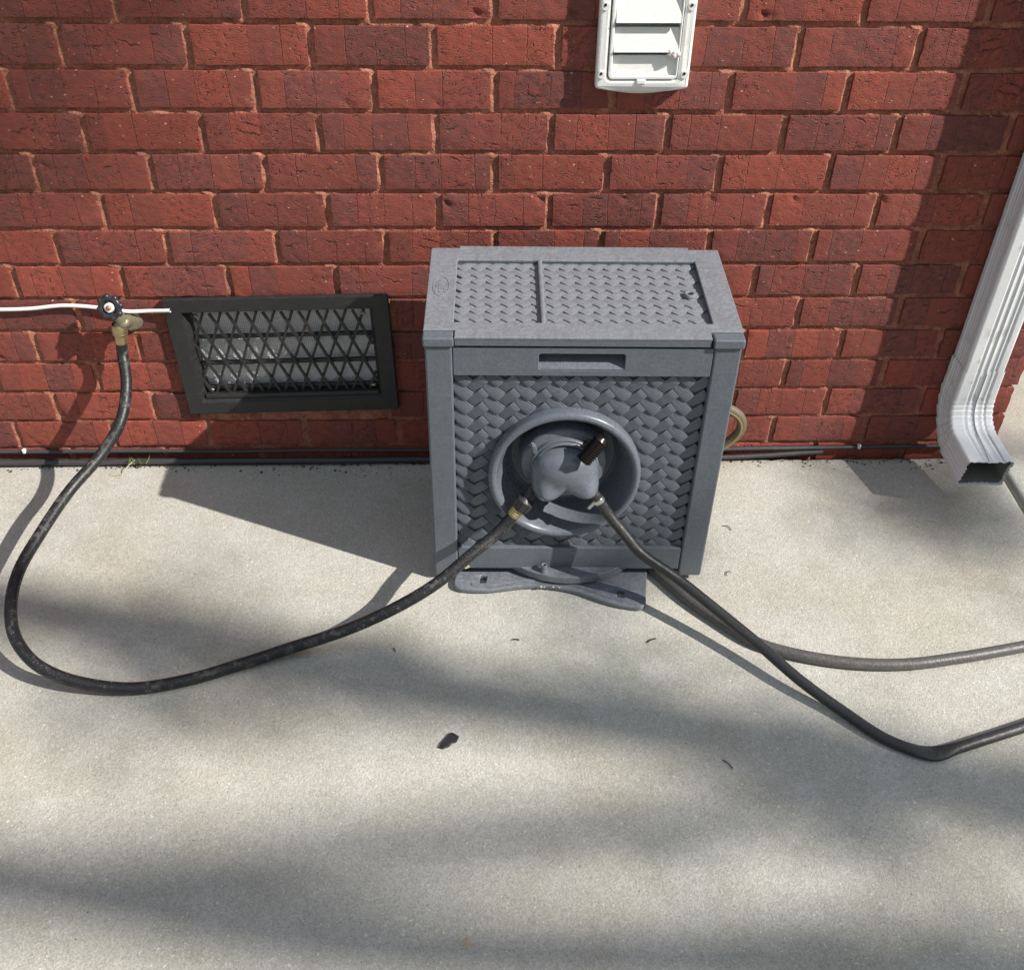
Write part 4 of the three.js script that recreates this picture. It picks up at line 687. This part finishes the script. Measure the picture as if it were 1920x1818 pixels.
// ------------------------------------------------------------------ tree beyond the right edge, whose limbs dapple the sun
{
  const t = thing('shade_tree', 'leafy tree outside the frame whose limbs dapple the patio', 'tree');
  const at = (gx, gz, L, gy = 0) => V(gx, gy, gz).addScaledVector(SUN, L);           // the point L metres sunward of a place
  const T0 = V(10.5, -0.12, 8.2), T1 = V(10.2, 4.2, 8.0), T2 = V(9.9, 8.4, 7.4), T3 = V(9.2, 11, 6.4);
  const limb = (pts, r0, r1, seg = 40) => { const c = new THREE.CatmullRomCurve3(pts, false, 'centripetal'), g = new THREE.TubeGeometry(c, seg, 1, 9, false), p = g.attributes.position; for (let i = 0; i <= seg; i++) { const q = i / seg, o = c.getPointAt(q), r = lerp(r0, r1, q) * (1 + 0.14 * noise(q * 9, r0 * 50)); for (let j = 0; j <= 9; j++) { const k = i * 10 + j; p.setXYZ(k, o.x + (p.getX(k) - o.x) * r, o.y + (p.getY(k) - o.y) * r, o.z + (p.getZ(k) - o.z) * r); } } g.computeVertexNormals(); return g; };
  part('trunk', limb([T0, T1, T2, T3], 0.26, 0.10), M.bark, t);
  const LIMBS = [
    { from: 2, r: [0.10, 0.06], p: [[1.9, 1.30, 13.6], [0.80, 0.876, 13.0], [0.30, 0.735, 12.7], [-0.25, 0.614, 12.4], [-0.80, 0.46, 12.1], [-1.5, 0.30, 11.7]] },
    { from: 1, r: [0.10, 0.046], p: [[2.0, 1.45, 13.6], [0.69, 1.16, 13.2], [-0.22, 1.085, 12.8], [-0.65, 1.0, 12.5], [-1.5, 0.8, 12]] },
    { from: 3, r: [0.07, 0.02], p: [[2.0, 0.6, 14.5], [1.5, 0.2, 14.2, 0.1], [1.35, -0.05, 14, 0.5]] },
  ];
  for (const l of LIMBS) { const pts = l.p.map(q => at(q[0], q[1], q[2], q[3] || 0)); pts.unshift(l.from === 1 ? T1.clone().lerp(T2, 0.6) : l.from === 2 ? T2 : T3); part('limb', limb(pts, l.r[0], l.r[1], 60), M.bark, t); }
  const r = rng(2024), P = [], I = [];
  const leaf = (c, s) => { const n = V(r() - 0.5, r() - 0.5 + 0.3, r() - 0.5).normalize(), a = V(r() - 0.5, r() - 0.5, r() - 0.5).cross(n).normalize(), b = n.clone().cross(a), k = P.length / 3; const q = (u, v) => { P.push(c.x + a.x * u + b.x * v, c.y + a.y * u + b.y * v, c.z + a.z * u + b.z * v); }; q(-s, 0); q(0, -s * 0.45); q(s, 0); q(0, s * 0.45); I.push(k, k + 1, k + 2, k, k + 2, k + 3); };
  const clump = (gx, gz, L, R, n, gy = 0, sq = [1, 1, 1]) => { const o = at(gx, gz, L, gy); for (let k = 0; k < n; k++) { const d = V(r() - 0.5, r() - 0.5, r() - 0.5).normalize().multiplyScalar(R * Math.pow(r(), 0.45)); leaf(o.clone().add(V(d.x * sq[0], d.y * sq[1], d.z * sq[2])), 0.030 + r() * 0.028); } };
  for (const c of [
    [-0.78, 0.68, 11.8, 0.20, 30], [-0.61, 0.52, 12.3, 0.20, 55], [0.85, 0.10, 12.8, 0.14, 62], [0.91, 0.17, 12.1, 0.13, 36], [0.18, 0.57, 12.6, 0.15, 18], [0.32, 0.68, 11.8, 0.15, 20], [0.66, 0.87, 12.3, 0.18, 45], [0.66, 1.04, 12.8, 0.20, 32], [0.82, 0.22, 12.1, 0.15, 30], [0.95, 0.35, 12.6, 0.16, 32], [0.35, 1.09, 11.8, 0.20, 20], [-0.32, 0.60, 12.3, 0.15, 24], [-0.37, 0.64, 12.8, 0.13, 10],
    [0.98, 0.06, 13, 0.22, 22, 0.25], [1.06, 0.1, 13, 0.18, 40, 0.05], [0.34, 0.39, 13, 0.13, 34, 0.16], [-0.95, 0, 12, 0.3, 120, 1.0], [-0.6, 0, 12, 0.22, 70, 1.0], [-1.3, 0.0, 12, 0.3, 90, 0.9],
    [1.6, 0.7, 13, 0.3, 120], [1.9, 1.2, 13, 0.4, 160], [1.5, 1.7, 13, 0.4, 150], [-1.6, 0.6, 12, 0.35, 100], [-1.2, 1.2, 12, 0.4, 90],
  ]) clump(...c);
  for (let k = 0; k < 60; k++) { const o = T2.clone().add(V((r() - 0.35) * 5, (r() - 0.1) * 3.4, (r() - 0.1) * 5)); for (let i = 0; i < 90; i++) leaf(o.clone().add(V((r() - 0.5), (r() - 0.5) * 0.8, (r() - 0.5))), 0.04 + r() * 0.03); }
  const g = new THREE.BufferGeometry(); g.setAttribute('position', new THREE.Float32BufferAttribute(P, 3)); g.setIndex(I); g.computeVertexNormals(); const m = part('crown', g, M.leaf, t); m.userData.kind = 'stuff';
}

{ // belt of garden trees behind the viewer, seen only as the dark horizon that faces the wall
  const r = rng(99), P = [], I = [];
  for (let k = 0; k < 9000; k++) {
    const a = (r() - 0.5) * Math.PI * 1.15, R = 15 + r() * 4, hMax = 7.2 + 2.2 * noise(a * 3, 1) + 0.8 * noise(a * 11, 4), y = Math.pow(r(), 0.8) * hMax, c = V(Math.sin(a) * R, y, Math.cos(a) * R), s = 0.22 + r() * 0.34;
    const n = V(r() - 0.5, r() * 0.6, r() - 0.5).normalize(), u = V(r() - 0.5, r() - 0.5, r() - 0.5).cross(n).normalize(), v = n.clone().cross(u), b = P.length / 3;
    for (const [p, q] of [[-1, 0], [0, -0.7], [1, 0], [0, 0.7]]) P.push(c.x + s * (u.x * p + v.x * q), c.y + s * (u.y * p + v.y * q), c.z + s * (u.z * p + v.z * q));
    I.push(b, b + 1, b + 2, b, b + 2, b + 3);
  }
  const g = new THREE.BufferGeometry(); g.setAttribute('position', new THREE.Float32BufferAttribute(P, 3)); g.setIndex(I); g.computeVertexNormals();
  const m = top('tree_belt', g, M.leaf, 'dense belt of garden trees far behind the viewer', 'woods'); m.userData.kind = 'stuff';
}

renderer.render(scene, camera);
